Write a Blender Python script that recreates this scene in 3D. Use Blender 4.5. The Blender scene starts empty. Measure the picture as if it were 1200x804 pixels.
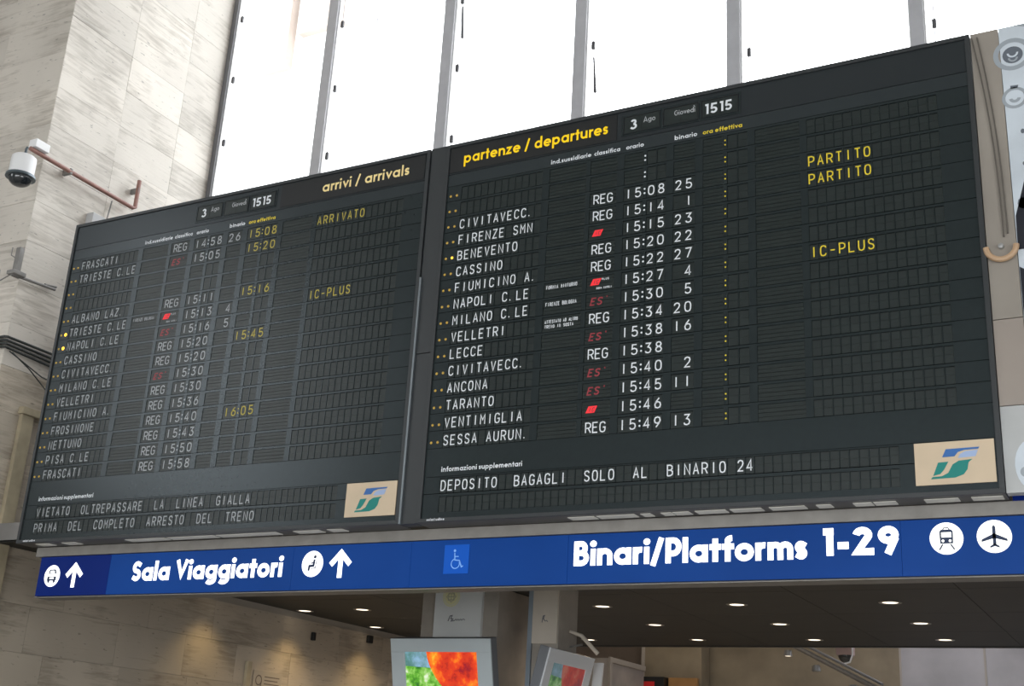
import bpy, bmesh, math, random
from mathutils import Vector, Matrix, Euler
random.seed(7)
S = bpy.context.scene
COL = S.collection

# ------------------------------------------------------------------ camera
cam_d = bpy.data.cameras.new('camera')
cam = bpy.data.objects.new('camera', cam_d)
COL.objects.link(cam)
cam.location = (0.8122, -7.2398, 1.6404)
cam.rotation_euler = (1.91133061, -0.0555739849, 0.487787602)
cam_d.sensor_width = 36.0
cam_d.sensor_fit = 'HORIZONTAL'
cam_d.lens = 1441.673 * 36.0 / 1200.0
cam_d.clip_end = 300
S.camera = cam

# ------------------------------------------------------------------ world, light, exposure
W = bpy.data.worlds.new('world')
S.world = W
W.use_nodes = True
bg = W.node_tree.nodes['Background']
bg.inputs[0].default_value = (0.95, 0.98, 1.0, 1)
bg.inputs[1].default_value = 5.4

S.view_settings.view_transform = 'Standard'
S.view_settings.look = 'None'
S.view_settings.gamma = 1
S.view_settings.use_curve_mapping = False
S.view_settings.exposure = 0.0

def light(name, kind, loc, rot, **kw):
    d = bpy.data.lights.new(name, kind)
    for k, v in kw.items():
        setattr(d, k, v)
    o = bpy.data.objects.new(name, d)
    COL.objects.link(o)
    o.location = loc
    o.rotation_euler = rot
    return o
# sky portals in the hall's window openings (they only guide the sky's own light)
def portal(loc, rot, sx, sy):
    o = light('window_portal', 'AREA', loc, rot, shape='RECTANGLE', size=sx, size_y=sy, energy=1)
    o.data.cycles.is_portal = True
    return o
HP = math.pi / 2
portal((6.0, -7.0, 2.3), (0, HP, 0), 4.6, 7.0)         # unseen opening on the right, added to light monitor and pillar faces
portal((-1.4, 2.60, 9.85), (-HP, 0, 0), 14.6, 4.9)       # window wall behind the boards
portal((-14.0, -8.8, 8.0), (0, -HP, 0), 5.2, 6.0)      # left side windows of the hall
portal((-2.0, -16.0, 2.45), (HP, 0, 0), 14, 4.3)        # rear windows of the hall

# ------------------------------------------------------------------ materials
MAT = {}
def mat(name, col, rough=0.6, metal=0.0, emit=None, estr=0.0, noise=None, bump=0.0, spec=0.5):
    m = bpy.data.materials.new(name)
    m.use_nodes = True
    nt = m.node_tree
    b = nt.nodes['Principled BSDF']
    b.inputs['Base Color'].default_value = (*col, 1)
    b.inputs['Roughness'].default_value = rough
    b.inputs['Metallic'].default_value = metal
    b.inputs['Specular IOR Level'].default_value = spec
    if emit:
        b.inputs['Emission Color'].default_value = (*emit, 1)
        b.inputs['Emission Strength'].default_value = estr
    if noise:
        sc, amt = noise
        g = nt.nodes.new('ShaderNodeNewGeometry')
        n = nt.nodes.new('ShaderNodeTexNoise')
        n.inputs['Scale'].default_value = sc
        n.inputs['Detail'].default_value = 5
        nt.links.new(g.outputs['Position'], n.inputs['Vector'])
        r = nt.nodes.new('ShaderNodeMapRange')
        r.inputs['From Min'].default_value = 0.3
        r.inputs['From Max'].default_value = 0.7
        r.inputs['To Min'].default_value = 1 - amt
        r.inputs['To Max'].default_value = 1 + amt
        nt.links.new(n.outputs['Fac'], r.inputs['Value'])
        mx = nt.nodes.new('ShaderNodeMix')
        mx.data_type = 'RGBA'
        mx.blend_type = 'MULTIPLY'
        mx.inputs[0].default_value = 1
        mx.inputs[6].default_value = (*col, 1)
        nt.links.new(r.outputs['Result'], mx.inputs[7])
        nt.links.new(mx.outputs[2], b.inputs['Base Color'])
        if bump:
            bp = nt.nodes.new('ShaderNodeBump')
            bp.inputs['Strength'].default_value = bump
            bp.inputs['Distance'].default_value = 0.01
            nt.links.new(n.outputs['Fac'], bp.inputs['Height'])
            nt.links.new(bp.outputs['Normal'], b.inputs['Normal'])
    MAT[name] = m
    return m

def travertine(name, c1, c2, vary=0.12, rough=0.45):
    """stone cut along the vein: long horizontal streaks, pits, and a tone of its own for each slab"""
    m = bpy.data.materials.new(name)
    m.use_nodes = True
    nt = m.node_tree
    N, L = nt.nodes, nt.links
    b = N['Principled BSDF']
    g = N.new('ShaderNodeNewGeometry')
    oi = N.new('ShaderNodeObjectInfo')
    off = N.new('ShaderNodeVectorMath'); off.operation = 'SCALE'
    cmb = N.new('ShaderNodeCombineXYZ')
    L.new(oi.outputs['Random'], cmb.inputs[0]); L.new(oi.outputs['Random'], cmb.inputs[2])
    L.new(cmb.outputs[0], off.inputs[0]); off.inputs['Scale'].default_value = 37.0
    add = N.new('ShaderNodeVectorMath'); add.operation = 'ADD'
    L.new(g.outputs['Position'], add.inputs[0]); L.new(off.outputs[0], add.inputs[1])
    mp = N.new('ShaderNodeMapping')
    mp.inputs['Scale'].default_value = (1.5, 1.5, 17.0)
    mp.inputs['Rotation'].default_value = (0.03, -0.02, 0)
    L.new(add.outputs[0], mp.inputs['Vector'])
    n1 = N.new('ShaderNodeTexNoise'); n1.inputs['Scale'].default_value = 1.3; n1.inputs['Detail'].default_value = 8; n1.inputs['Roughness'].default_value = 0.62
    n1.inputs['Distortion'].default_value = 0.8
    L.new(mp.outputs[0], n1.inputs['Vector'])
    cr = N.new('ShaderNodeValToRGB')
    cr.color_ramp.elements[0].position = 0.34; cr.color_ramp.elements[0].color = (*c1, 1)
    cr.color_ramp.elements[1].position = 0.62; cr.color_ramp.elements[1].color = (*c2, 1)
    L.new(n1.outputs['Fac'], cr.inputs['Fac'])
    # the streaks come and go
    nm = N.new('ShaderNodeTexNoise'); nm.inputs['Scale'].default_value = 1.7; nm.inputs['Detail'].default_value = 3
    L.new(add.outputs[0], nm.inputs['Vector'])
    rm = N.new('ShaderNodeMapRange'); rm.inputs['From Min'].default_value = 0.38; rm.inputs['From Max'].default_value = 0.62
    rm.inputs['To Min'].default_value = 0.25; rm.inputs['To Max'].default_value = -0.02
    L.new(nm.outputs['Fac'], rm.inputs['Value'])
    sm = N.new('ShaderNodeMath'); sm.operation = 'ADD'; L.new(n1.outputs['Fac'], sm.inputs[0]); L.new(rm.outputs[0], sm.inputs[1])
    L.new(sm.outputs[0], cr.inputs['Fac'])
    # pits
    mp2 = N.new('ShaderNodeMapping'); mp2.inputs['Scale'].default_value = (7, 7, 26)
    L.new(add.outputs[0], mp2.inputs['Vector'])
    n2 = N.new('ShaderNodeTexNoise'); n2.inputs['Scale'].default_value = 1.6; n2.inputs['Detail'].default_value = 3
    L.new(mp2.outputs[0], n2.inputs['Vector'])
    r2 = N.new('ShaderNodeMapRange'); r2.inputs['From Min'].default_value = 0.66; r2.inputs['From Max'].default_value = 0.74
    r2.inputs['To Min'].default_value = 1; r2.inputs['To Max'].default_value = 0.55
    L.new(n2.outputs['Fac'], r2.inputs['Value'])
    # slab tone
    r3 = N.new('ShaderNodeMapRange'); r3.inputs['To Min'].default_value = 1 - vary; r3.inputs['To Max'].default_value = 1 + vary
    L.new(oi.outputs['Random'], r3.inputs['Value'])
    # broad stains
    n4 = N.new('ShaderNodeTexNoise'); n4.inputs['Scale'].default_value = 0.9; n4.inputs['Detail'].default_value = 3
    L.new(g.outputs['Position'], n4.inputs['Vector'])
    r4 = N.new('ShaderNodeMapRange'); r4.inputs['From Min'].default_value = 0.3; r4.inputs['From Max'].default_value = 0.7
    r4.inputs['To Min'].default_value = 0.88; r4.inputs['To Max'].default_value = 1.1
    L.new(n4.outputs['Fac'], r4.inputs['Value'])
    ma = N.new('ShaderNodeMath'); ma.operation = 'MULTIPLY'; L.new(r2.outputs[0], ma.inputs[0]); L.new(r3.outputs[0], ma.inputs[1])
    mb = N.new('ShaderNodeMath'); mb.operation = 'MULTIPLY'; L.new(ma.outputs[0], mb.inputs[0]); L.new(r4.outputs[0], mb.inputs[1])
    mx = N.new('ShaderNodeMix'); mx.data_type = 'RGBA'; mx.blend_type = 'MULTIPLY'; mx.inputs[0].default_value = 1
    L.new(cr.outputs[0], mx.inputs[6]); L.new(mb.outputs[0], mx.inputs[7])
    L.new(mx.outputs[2], b.inputs['Base Color'])
    b.inputs['Roughness'].default_value = rough
    bp = N.new('ShaderNodeBump'); bp.inputs['Strength'].default_value = 0.25; bp.inputs['Distance'].default_value = 0.01
    L.new(n1.outputs['Fac'], bp.inputs['Height']); L.new(bp.outputs[0], b.inputs['Normal'])
    MAT[name] = m
    return m

def glass(name, rough=0.02, tint=(1, 1, 1), ior=1.5, gcol=(1, 1, 1)):
    m = bpy.data.materials.new(name)
    m.use_nodes = True
    nt = m.node_tree
    N, L = nt.nodes, nt.links
    N.remove(N['Principled BSDF'])
    out = N['Material Output']
    tr = N.new('ShaderNodeBsdfTransparent'); tr.inputs[0].default_value = (*tint, 1)
    gl = N.new('ShaderNodeBsdfGlossy'); gl.inputs['Roughness'].default_value = rough; gl.inputs[0].default_value = (*gcol, 1)
    lw = N.new('ShaderNodeLayerWeight'); lw.inputs[0].default_value = 0.5
    pw = N.new('ShaderNodeMath'); pw.operation = 'POWER'; pw.inputs[1].default_value = 5
    L.new(lw.outputs['Facing'], pw.inputs[0])
    f0 = ((ior - 1) / (ior + 1)) ** 2
    fr = N.new('ShaderNodeMath'); fr.operation = 'MULTIPLY_ADD'; fr.inputs[1].default_value = 1 - f0; fr.inputs[2].default_value = f0
    L.new(pw.outputs[0], fr.inputs[0])
    mx = N.new('ShaderNodeMixShader')
    L.new(fr.outputs[0], mx.inputs[0]); L.new(tr.outputs[0], mx.inputs[1]); L.new(gl.outputs[0], mx.inputs[2])
    L.new(mx.outputs[0], out.inputs[0])
    MAT[name] = m
    return m

def picture(name, stops, scale, estr):
    """moving picture on a backlit screen: blotches of several colours"""
    m = bpy.data.materials.new(name)
    m.use_nodes = True
    nt = m.node_tree
    N, L = nt.nodes, nt.links
    b = N['Principled BSDF']
    tc = N.new('ShaderNodeTexCoord')
    n = N.new('ShaderNodeTexNoise'); n.inputs['Scale'].default_value = scale; n.inputs['Detail'].default_value = 6
    n.inputs['Roughness'].default_value = 0.65
    L.new(tc.outputs['Object'], n.inputs['Vector'])
    cr = N.new('ShaderNodeValToRGB')
    els = cr.color_ramp.elements
    while len(els) < len(stops):
        els.new(0.5)
    for e, (p, c) in zip(els, stops):
        e.position = p; e.color = (*c, 1)
    L.new(n.outputs['Fac'], cr.inputs['Fac'])
    L.new(cr.outputs[0], b.inputs['Base Color'])
    L.new(cr.outputs[0], b.inputs['Emission Color'])
    b.inputs['Emission Strength'].default_value = estr
    MAT[name] = m
    return m

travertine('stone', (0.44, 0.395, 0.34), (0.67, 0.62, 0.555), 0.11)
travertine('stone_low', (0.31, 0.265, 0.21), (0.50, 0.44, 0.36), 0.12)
mat('joint', (0.36, 0.33, 0.29), 0.9)
mat('trim_stone', (0.42, 0.36, 0.25), 0.6, noise=(6, .15))
mat('hall_plaster', (0.50, 0.49, 0.47), 0.8, noise=(1.2, .06))
mat('floor_stone', (0.38, 0.36, 0.33), 0.4, noise=(2, .15))
mat('soffit', (0.019, 0.019, 0.017), 0.6, noise=(3, .15))
mat('slab', (0.25, 0.24, 0.23), 0.8, noise=(3, .1))
mat('mullion', (0.50, 0.50, 0.53), 0.45, noise=(8, .05))
mat('mullion_dark', (0.16, 0.16, 0.17), 0.5)
mat('casement', (0.85, 0.85, 0.85), 0.4)
mat('hardware', (0.10, 0.10, 0.11), 0.5)
glass('window_glass')
mat('board_plate', (0.0125, 0.0185, 0.0190), 0.27, noise=(30, .08), spec=.5)
mat('board_header', (0.018, 0.0215, 0.0235), 0.30, spec=.5)
mat('board_black', (0.007, 0.008, 0.009), 0.5)
mat('board_band', (0.022, 0.028, 0.030), 0.27, spec=.5)
mat('board_frame', (0.030, 0.034, 0.037), 0.4)
mat('frame_edge', (0.22, 0.25, 0.27), 0.35, 0.6)
for _n in ('board_plate', 'board_header', 'board_band'):
    MAT[_n].node_tree.nodes['Principled BSDF'].inputs['Specular Tint'].default_value = (0.82, 0.92, 1.0, 1)
mat('recess', (0.009, 0.0105, 0.0105), 0.8)
mat('flap', (0.0145, 0.0215, 0.021), 0.34, noise=(20, .12), spec=.42)
mat('flap_wide', (0.013, 0.020, 0.0192), 0.34, noise=(20, .12), spec=.42)
mat('print_white', (0.80, 0.83, 0.87), 0.5)
mat('print_white_dull', (0.42, 0.44, 0.465), 0.5)
mat('print_yellow_dull', (0.50, 0.41, 0.06), 0.5)
mat('print_pale', (0.50, 0.52, 0.54), 0.5)
mat('print_yellow', (0.80, 0.62, 0.03), 0.5)
mat('print_gold', (1.0, 0.66, 0.0), 0.5, emit=(1.0, 0.62, 0.0), estr=0.22)
mat('print_cream', (1.0, 0.80, 0.36), 0.5)
mat('print_red', (0.75, 0.02, 0.03), 0.5, emit=(1, .03, .04), estr=0.35)
mat('print_dull_red', (0.33, 0.033, 0.045), 0.5)
mat('lamp_dim', (0.50, 0.33, 0.06), 0.4, emit=(0.9, 0.5, 0.04), estr=0.14)
mat('lamp_lit', (1, 0.6, 0.05), 0.4, emit=(1, 0.50, 0.03), estr=2.6)
mat('logo_panel', (0.64, 0.51, 0.36), 0.5, noise=(5, .05))
mat('logo_blue', (0.03, 0.14, 0.42), 0.5)
mat('logo_light', (0.36, 0.47, 0.70), 0.5)
mat('logo_green', (0.0, 0.22, 0.19), 0.5)
mat('underside', (0.012, 0.013, 0.02), 0.3)
mat('pale_reflection', (0.50, 0.49, 0.44), 0.4, emit=(1, .97, .88), estr=0.08)
mat('beam', (0.26, 0.245, 0.225), 0.45, noise=(9, .12))
mat('beam_dark', (0.03, 0.03, 0.03), 0.6)
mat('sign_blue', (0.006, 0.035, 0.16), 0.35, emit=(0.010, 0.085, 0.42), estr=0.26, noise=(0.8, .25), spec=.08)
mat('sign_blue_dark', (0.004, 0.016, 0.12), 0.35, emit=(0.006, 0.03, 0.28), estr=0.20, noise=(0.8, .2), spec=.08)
mat('sign_white', (0.9, 0.9, 0.9), 0.4, emit=(1, 1, 1), estr=1.25)
mat('sign_cream', (0.9, 0.9, 0.85), 0.4, emit=(1, 1, .93), estr=0.90)
mat('pict_blue', (0.012, 0.03, 0.09), 0.5)
mat('pict_bright', (0.008, 0.07, 0.36), 0.4, emit=(0.012, 0.12, 0.62), estr=0.34, spec=.08)
mat('pict_line', (0.16, 0.35, 0.75), 0.4, emit=(0.2, 0.45, 0.9), estr=0.30)
mat('aluminium', (0.42, 0.42, 0.42), 0.35, 0.7)
mat('clad_beige', (0.30, 0.27, 0.235), 0.35, noise=(1.5, .10))
mat('clad_beige_low', (0.33, 0.285, 0.25), 0.35, noise=(1.5, .08))
mat('clad_white', (0.60, 0.66, 0.72), 0.3, noise=(3, .10))
mat('clad_pale', (0.46, 0.47, 0.47), 0.3, noise=(3, .08))
mat('reflect_grey', (0.13, 0.15, 0.18), 0.4)
mat('reflect_pale', (0.34, 0.38, 0.42), 0.4)
mat('reflect_navy', (0.008, 0.010, 0.018), 0.4)
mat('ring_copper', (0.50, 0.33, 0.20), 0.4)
mat('cable_dark', (0.12, 0.105, 0.09), 0.6)
mat('cctv_white', (0.85, 0.85, 0.86), 0.35)
mat('cctv_rim', (0.12, 0.15, 0.17), 0.3, 0.5)
mat('dome', (0.02, 0.025, 0.03), 0.06, spec=1.0)
mat('pipe_red', (0.33, 0.17, 0.14), 0.5, noise=(14, .15))
mat('steel_grey', (0.22, 0.21, 0.20), 0.5, noise=(10, .15))
mat('box_grey', (0.52, 0.52, 0.53), 0.5)
mat('box_green', (0.50, 0.60, 0.55), 0.5)
mat('cable_black', (0.03, 0.035, 0.032), 0.6)
mat('pillar_stone', (0.40, 0.36, 0.31), 0.55, noise=(4, .14), bump=.1)
mat('panel_steel', (0.82, 0.84, 0.83), 0.35, noise=(2, .04))
mat('emblem_yellow', (0.86, 0.84, 0.52), 0.5)
mat('emblem_inner', (0.45, 0.45, 0.32), 0.5)
mat('script', (0.14, 0.15, 0.17), 0.5)
mat('cover_beige', (0.66, 0.59, 0.50), 0.5, noise=(3, .06))
mat('cover_edge', (0.28, 0.33, 0.38), 0.4)
mat('bezel', (0.60, 0.67, 0.70), 0.4, noise=(3, .04))
mat('bezel_pale', (0.74, 0.77, 0.81), 0.4)
mat('housing', (0.20, 0.21, 0.23), 0.5)
picture('screen_red', [(0.30, (0.18, 0.0, 0.03)), (0.42, (0.45, 0.02, 0.01)), (0.52, (0.75, 0.05, 0.01)), (0.62, (0.95, 0.22, 0.01)), (0.72, (1.0, 0.60, 0.05))], 4.5, 0.75)
picture('screen_green', [(0.36, (0.02, 0.16, 0.02)), (0.47, (0.12, 0.42, 0.03)), (0.56, (0.30, 0.62, 0.12)), (0.66, (0.85, 0.95, 0.70))], 9, 0.6)
picture('screen_teal', [(0.36, (0.05, 0.16, 0.12)), (0.50, (0.12, 0.28, 0.28)), (0.64, (0.30, 0.50, 0.70))], 3.5, 0.6)
picture('screen_red_dim', [(0.35, (0.22, 0.05, 0.06)), (0.5, (0.42, 0.06, 0.05)), (0.65, (0.45, 0.16, 0.12))], 4.5, 0.35)
picture('screen_green_dim', [(0.36, (0.05, 0.14, 0.07)), (0.5, (0.16, 0.34, 0.12)), (0.66, (0.45, 0.60, 0.40))], 9, 0.35)
picture('screen_teal_dim', [(0.36, (0.06, 0.13, 0.12)), (0.5, (0.12, 0.21, 0.22)), (0.64, (0.22, 0.33, 0.42))], 3.5, 0.35)
mat('lamp_trim', (0.25, 0.23, 0.21), 0.3, 0.7)
mat('lamp_glow', (1, .9, .75), 0.4, emit=(1, .86, .68), estr=2.2)
mat('kiosk', (0.40, 0.36, 0.33), 0.6, noise=(3, .15))
mat('kiosk_edge', (0.42, 0.38, 0.34), 0.6)
mat('ochre_wall', (0.26, 0.215, 0.15), 0.6, noise=(2, .2))
mat('brown_wall', (0.20, 0.16, 0.13), 0.6, noise=(2, .2))
mat('orange_door', (0.38, 0.20, 0.07), 0.5, noise=(4, .15))
mat('red_box', (0.7, 0.02, 0.02), 0.4)
mat('black_box', (0.01, 0.01, 0.01), 0.5)
mat('lilac_wall', (0.42, 0.41, 0.43), 0.3, noise=(1.1, .22))
mat('cctv_pink', (0.42, 0.30, 0.28), 0.4)
mat('far_white', (0.86, 0.86, 0.86), 0.8)
mat('far_peach', (0.34, 0.285, 0.25), 0.8, noise=(.6, .12))
mat('notice', (0.45, 0.40, 0.33), 0.6)
mat('notice_ink', (0.16, 0.13, 0.11), 0.6)

# ------------------------------------------------------------------ mesh helpers
class MB:
    def __init__(s):
        s.v, s.f, s.m, s.mats = [], [], [], []
    def mi(s, name):
        if name not in s.mats:
            s.mats.append(name)
        return s.mats.index(name)
    def face(s, pts, m):
        n = len(s.v)
        s.v += [tuple(p) for p in pts]
        s.f.append(tuple(range(n, n + len(pts))))
        s.m.append(s.mi(m))
    def box(s, x0, x1, y0, y1, z0, z1, m, bev=0.0):
        if bev <= 0:
            n = len(s.v)
            s.v += [(x0, y0, z0), (x1, y0, z0), (x1, y1, z0), (x0, y1, z0), (x0, y0, z1), (x1, y0, z1), (x1, y1, z1), (x0, y1, z1)]
            for q in ((0, 3, 2, 1), (4, 5, 6, 7), (0, 1, 5, 4), (1, 2, 6, 5), (2, 3, 7, 6), (3, 0, 4, 7)):
                s.f.append(tuple(n + i for i in q)); s.m.append(s.mi(m))
            return
        bm = bmesh.new()
        bmesh.ops.create_cube(bm, size=1)
        for v in bm.verts:
            v.co = ((x0 + x1) / 2 + v.co.x * (x1 - x0), (y0 + y1) / 2 + v.co.y * (y1 - y0), (z0 + z1) / 2 + v.co.z * (z1 - z0))
        bmesh.ops.bevel(bm, geom=bm.edges[:], offset=bev, segments=2, affect='EDGES', profile=0.6)
        s.bm(bm, m)
    def bm(s, bm, m, M=None):
        n = len(s.v)
        bm.verts.ensure_lookup_table()
        s.v += [tuple((M @ v.co) if M else v.co) for v in bm.verts]
        k = s.mi(m)
        for f in bm.faces:
            s.f.append(tuple(n + v.index for v in f.verts)); s.m.append(k)
        bm.free()
    def tube(s, pts, r, m, n=8, caps=True):
        pts = [Vector(p) for p in pts]
        base = len(s.v)
        k = s.mi(m)
        prev = None
        for i, p in enumerate(pts):
            a = pts[max(i - 1, 0)]; b = pts[min(i + 1, len(pts) - 1)]
            t = (b - a).normalized()
            if prev is None:
                up = Vector((0, 0, 1)) if abs(t.z) < 0.9 else Vector((1, 0, 0))
                u = t.cross(up).normalized()
            else:
                u = (prev - t * prev.dot(t)).normalized()
            prev = u
            w = t.cross(u)
            rr = r[i] if isinstance(r, (list, tuple)) else r
            for j in range(n):
                an = 2 * math.pi * j / n
                s.v.append(tuple(p + (u * math.cos(an) + w * math.sin(an)) * rr))
        for i in range(len(pts) - 1):
            for j in range(n):
                a = base + i * n + j; b = base + i * n + (j + 1) % n
                s.f.append((a, b, b + n, a + n)); s.m.append(k)
        if caps:
            s.f.append(tuple(base + j for j in range(n))[::-1]); s.m.append(k)
            e = base + (len(pts) - 1) * n
            s.f.append(tuple(e + j for j in range(n))); s.m.append(k)
    def lathe(s, prof, c, m, n=24, axis='z'):
        """prof: list of (radius, height)"""
        base = len(s.v)
        k = s.mi(m)
        for r, h in prof:
            for j in range(n):
                a = 2 * math.pi * j / n
                if axis == 'z':
                    s.v.append((c[0] + r * math.cos(a), c[1] + r * math.sin(a), c[2] + h))
                elif axis == 'y':
                    s.v.append((c[0] + r * math.cos(a), c[1] + h, c[2] + r * math.sin(a)))
                else:
                    s.v.append((c[0] + h, c[1] + r * math.cos(a), c[2] + r * math.sin(a)))
        for i in range(len(prof) - 1):
            for j in range(n):
                a = base + i * n + j; b = base + i * n + (j + 1) % n
                s.f.append((a, b, b + n, a + n)); s.m.append(k)
    # --- flat print on the plane y = Y
    def poly(s, pts, Y, m):
        s.face([(x, Y, z) for x, z in pts], m)
    def ring(s, c, r0, r1, Y, m, a0=0, a1=360, n=32, rz=1.0):
        for i in range(n):
            a = math.radians(a0 + (a1 - a0) * i / n); b = math.radians(a0 + (a1 - a0) * (i + 1) / n)
            s.face([(c[0] + r0 * math.cos(a), Y, c[1] + r0 * rz * math.sin(a)), (c[0] + r1 * math.cos(a), Y, c[1] + r1 * rz * math.sin(a)),
                    (c[0] + r1 * math.cos(b), Y, c[1] + r1 * rz * math.sin(b)), (c[0] + r0 * math.cos(b), Y, c[1] + r0 * rz * math.sin(b))], m)
    def disc(s, c, r, Y, m, n=36, rz=1.0):
        s.face([(c[0] + r * math.cos(2 * math.pi * i / n), Y, c[1] + r * rz * math.sin(2 * math.pi * i / n)) for i in range(n)], m)
    def ribbon(s, pts, t, Y, m, closed=False):
        q = [pts[0]]
        for p in pts[1:]:
            if abs(p[0] - q[-1][0]) + abs(p[1] - q[-1][1]) > 1e-6:
                q.append(p)
        pts = q
        n = len(pts)
        if n < 2:
            return
        L, R = [], []
        for i in range(n):
            p = Vector(pts[i])
            if closed:
                a = Vector(pts[(i - 1) % n]); b = Vector(pts[(i + 1) % n])
            else:
                a = Vector(pts[i - 1]) if i > 0 else None
                b = Vector(pts[i + 1]) if i < n - 1 else None
            d0 = (p - a).normalized() if a is not None and (p - a).length > 1e-9 else None
            d1 = (b - p).normalized() if b is not None and (b - p).length > 1e-9 else None
            if d0 is None: d0 = d1
            if d1 is None: d1 = d0
            n0 = Vector((-d0.y, d0.x)); n1 = Vector((-d1.y, d1.x))
            nn = n0 + n1
            if nn.length < 1e-6:
                nn = n0
            nn.normalize()
            k = t / 2 / max(nn.dot(n0), 0.5)
            L.append(p + nn * k); R.append(p - nn * k)
        rng = n if closed else n - 1
        for i in range(rng):
            j = (i + 1) % n
            s.face([(R[i].x, Y, R[i].y), (R[j].x, Y, R[j].y), (L[j].x, Y, L[j].y), (L[i].x, Y, L[i].y)], m)
    def mesh(s, name):
        me = bpy.data.meshes.new(name)
        me.from_pydata(s.v, [], s.f)
        for k in s.mats:
            me.materials.append(MAT[k])
        me.polygons.foreach_set('material_index', s.m)
        me.update()
        return me
    def build(s, name, parent=None, label=None, smooth=False, loc=None, kind=None):
        o = link(name, s.mesh(name), parent, label, loc, kind)
        if smooth:
            shade(o)
        return o

def shade(o, ang=40):
    me = o.data
    me.polygons.foreach_set('use_smooth', [True] * len(me.polygons))
    me.set_sharp_from_angle(angle=math.radians(ang))
def link(name, me, parent=None, label=None, loc=None, kind=None):
    o = bpy.data.objects.new(name, me)
    COL.objects.link(o)
    if parent is not None:
        o.parent = parent
    if loc is not None:
        o.location = loc
    if label:
        o['label'] = label
    if kind:
        o['kind'] = kind
    return o
def tag(o, label, cat, group=None, kind=None):
    o['label'] = label
    o['category'] = cat
    if group: o['group'] = group
    if kind: o['kind'] = kind
    return o
def struct(o, label=None):
    o['kind'] = 'structure'
    if label: o['label'] = label
    return o
def empty(name, loc=(0, 0, 0)):
    o = bpy.data.objects.new(name, None)
    COL.objects.link(o)
    o.location = loc
    o.empty_display_size = 0.1
    return o

# ------------------------------------------------------------------ lettering
def arc(cx, cy, r, a0, a1, n=10, ry=None):
    ry = r if ry is None else ry
    return [(cx + r * math.cos(math.radians(a0 + (a1 - a0) * i / n)), cy + ry * math.sin(math.radians(a0 + (a1 - a0) * i / n))) for i in range(n + 1)]

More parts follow.
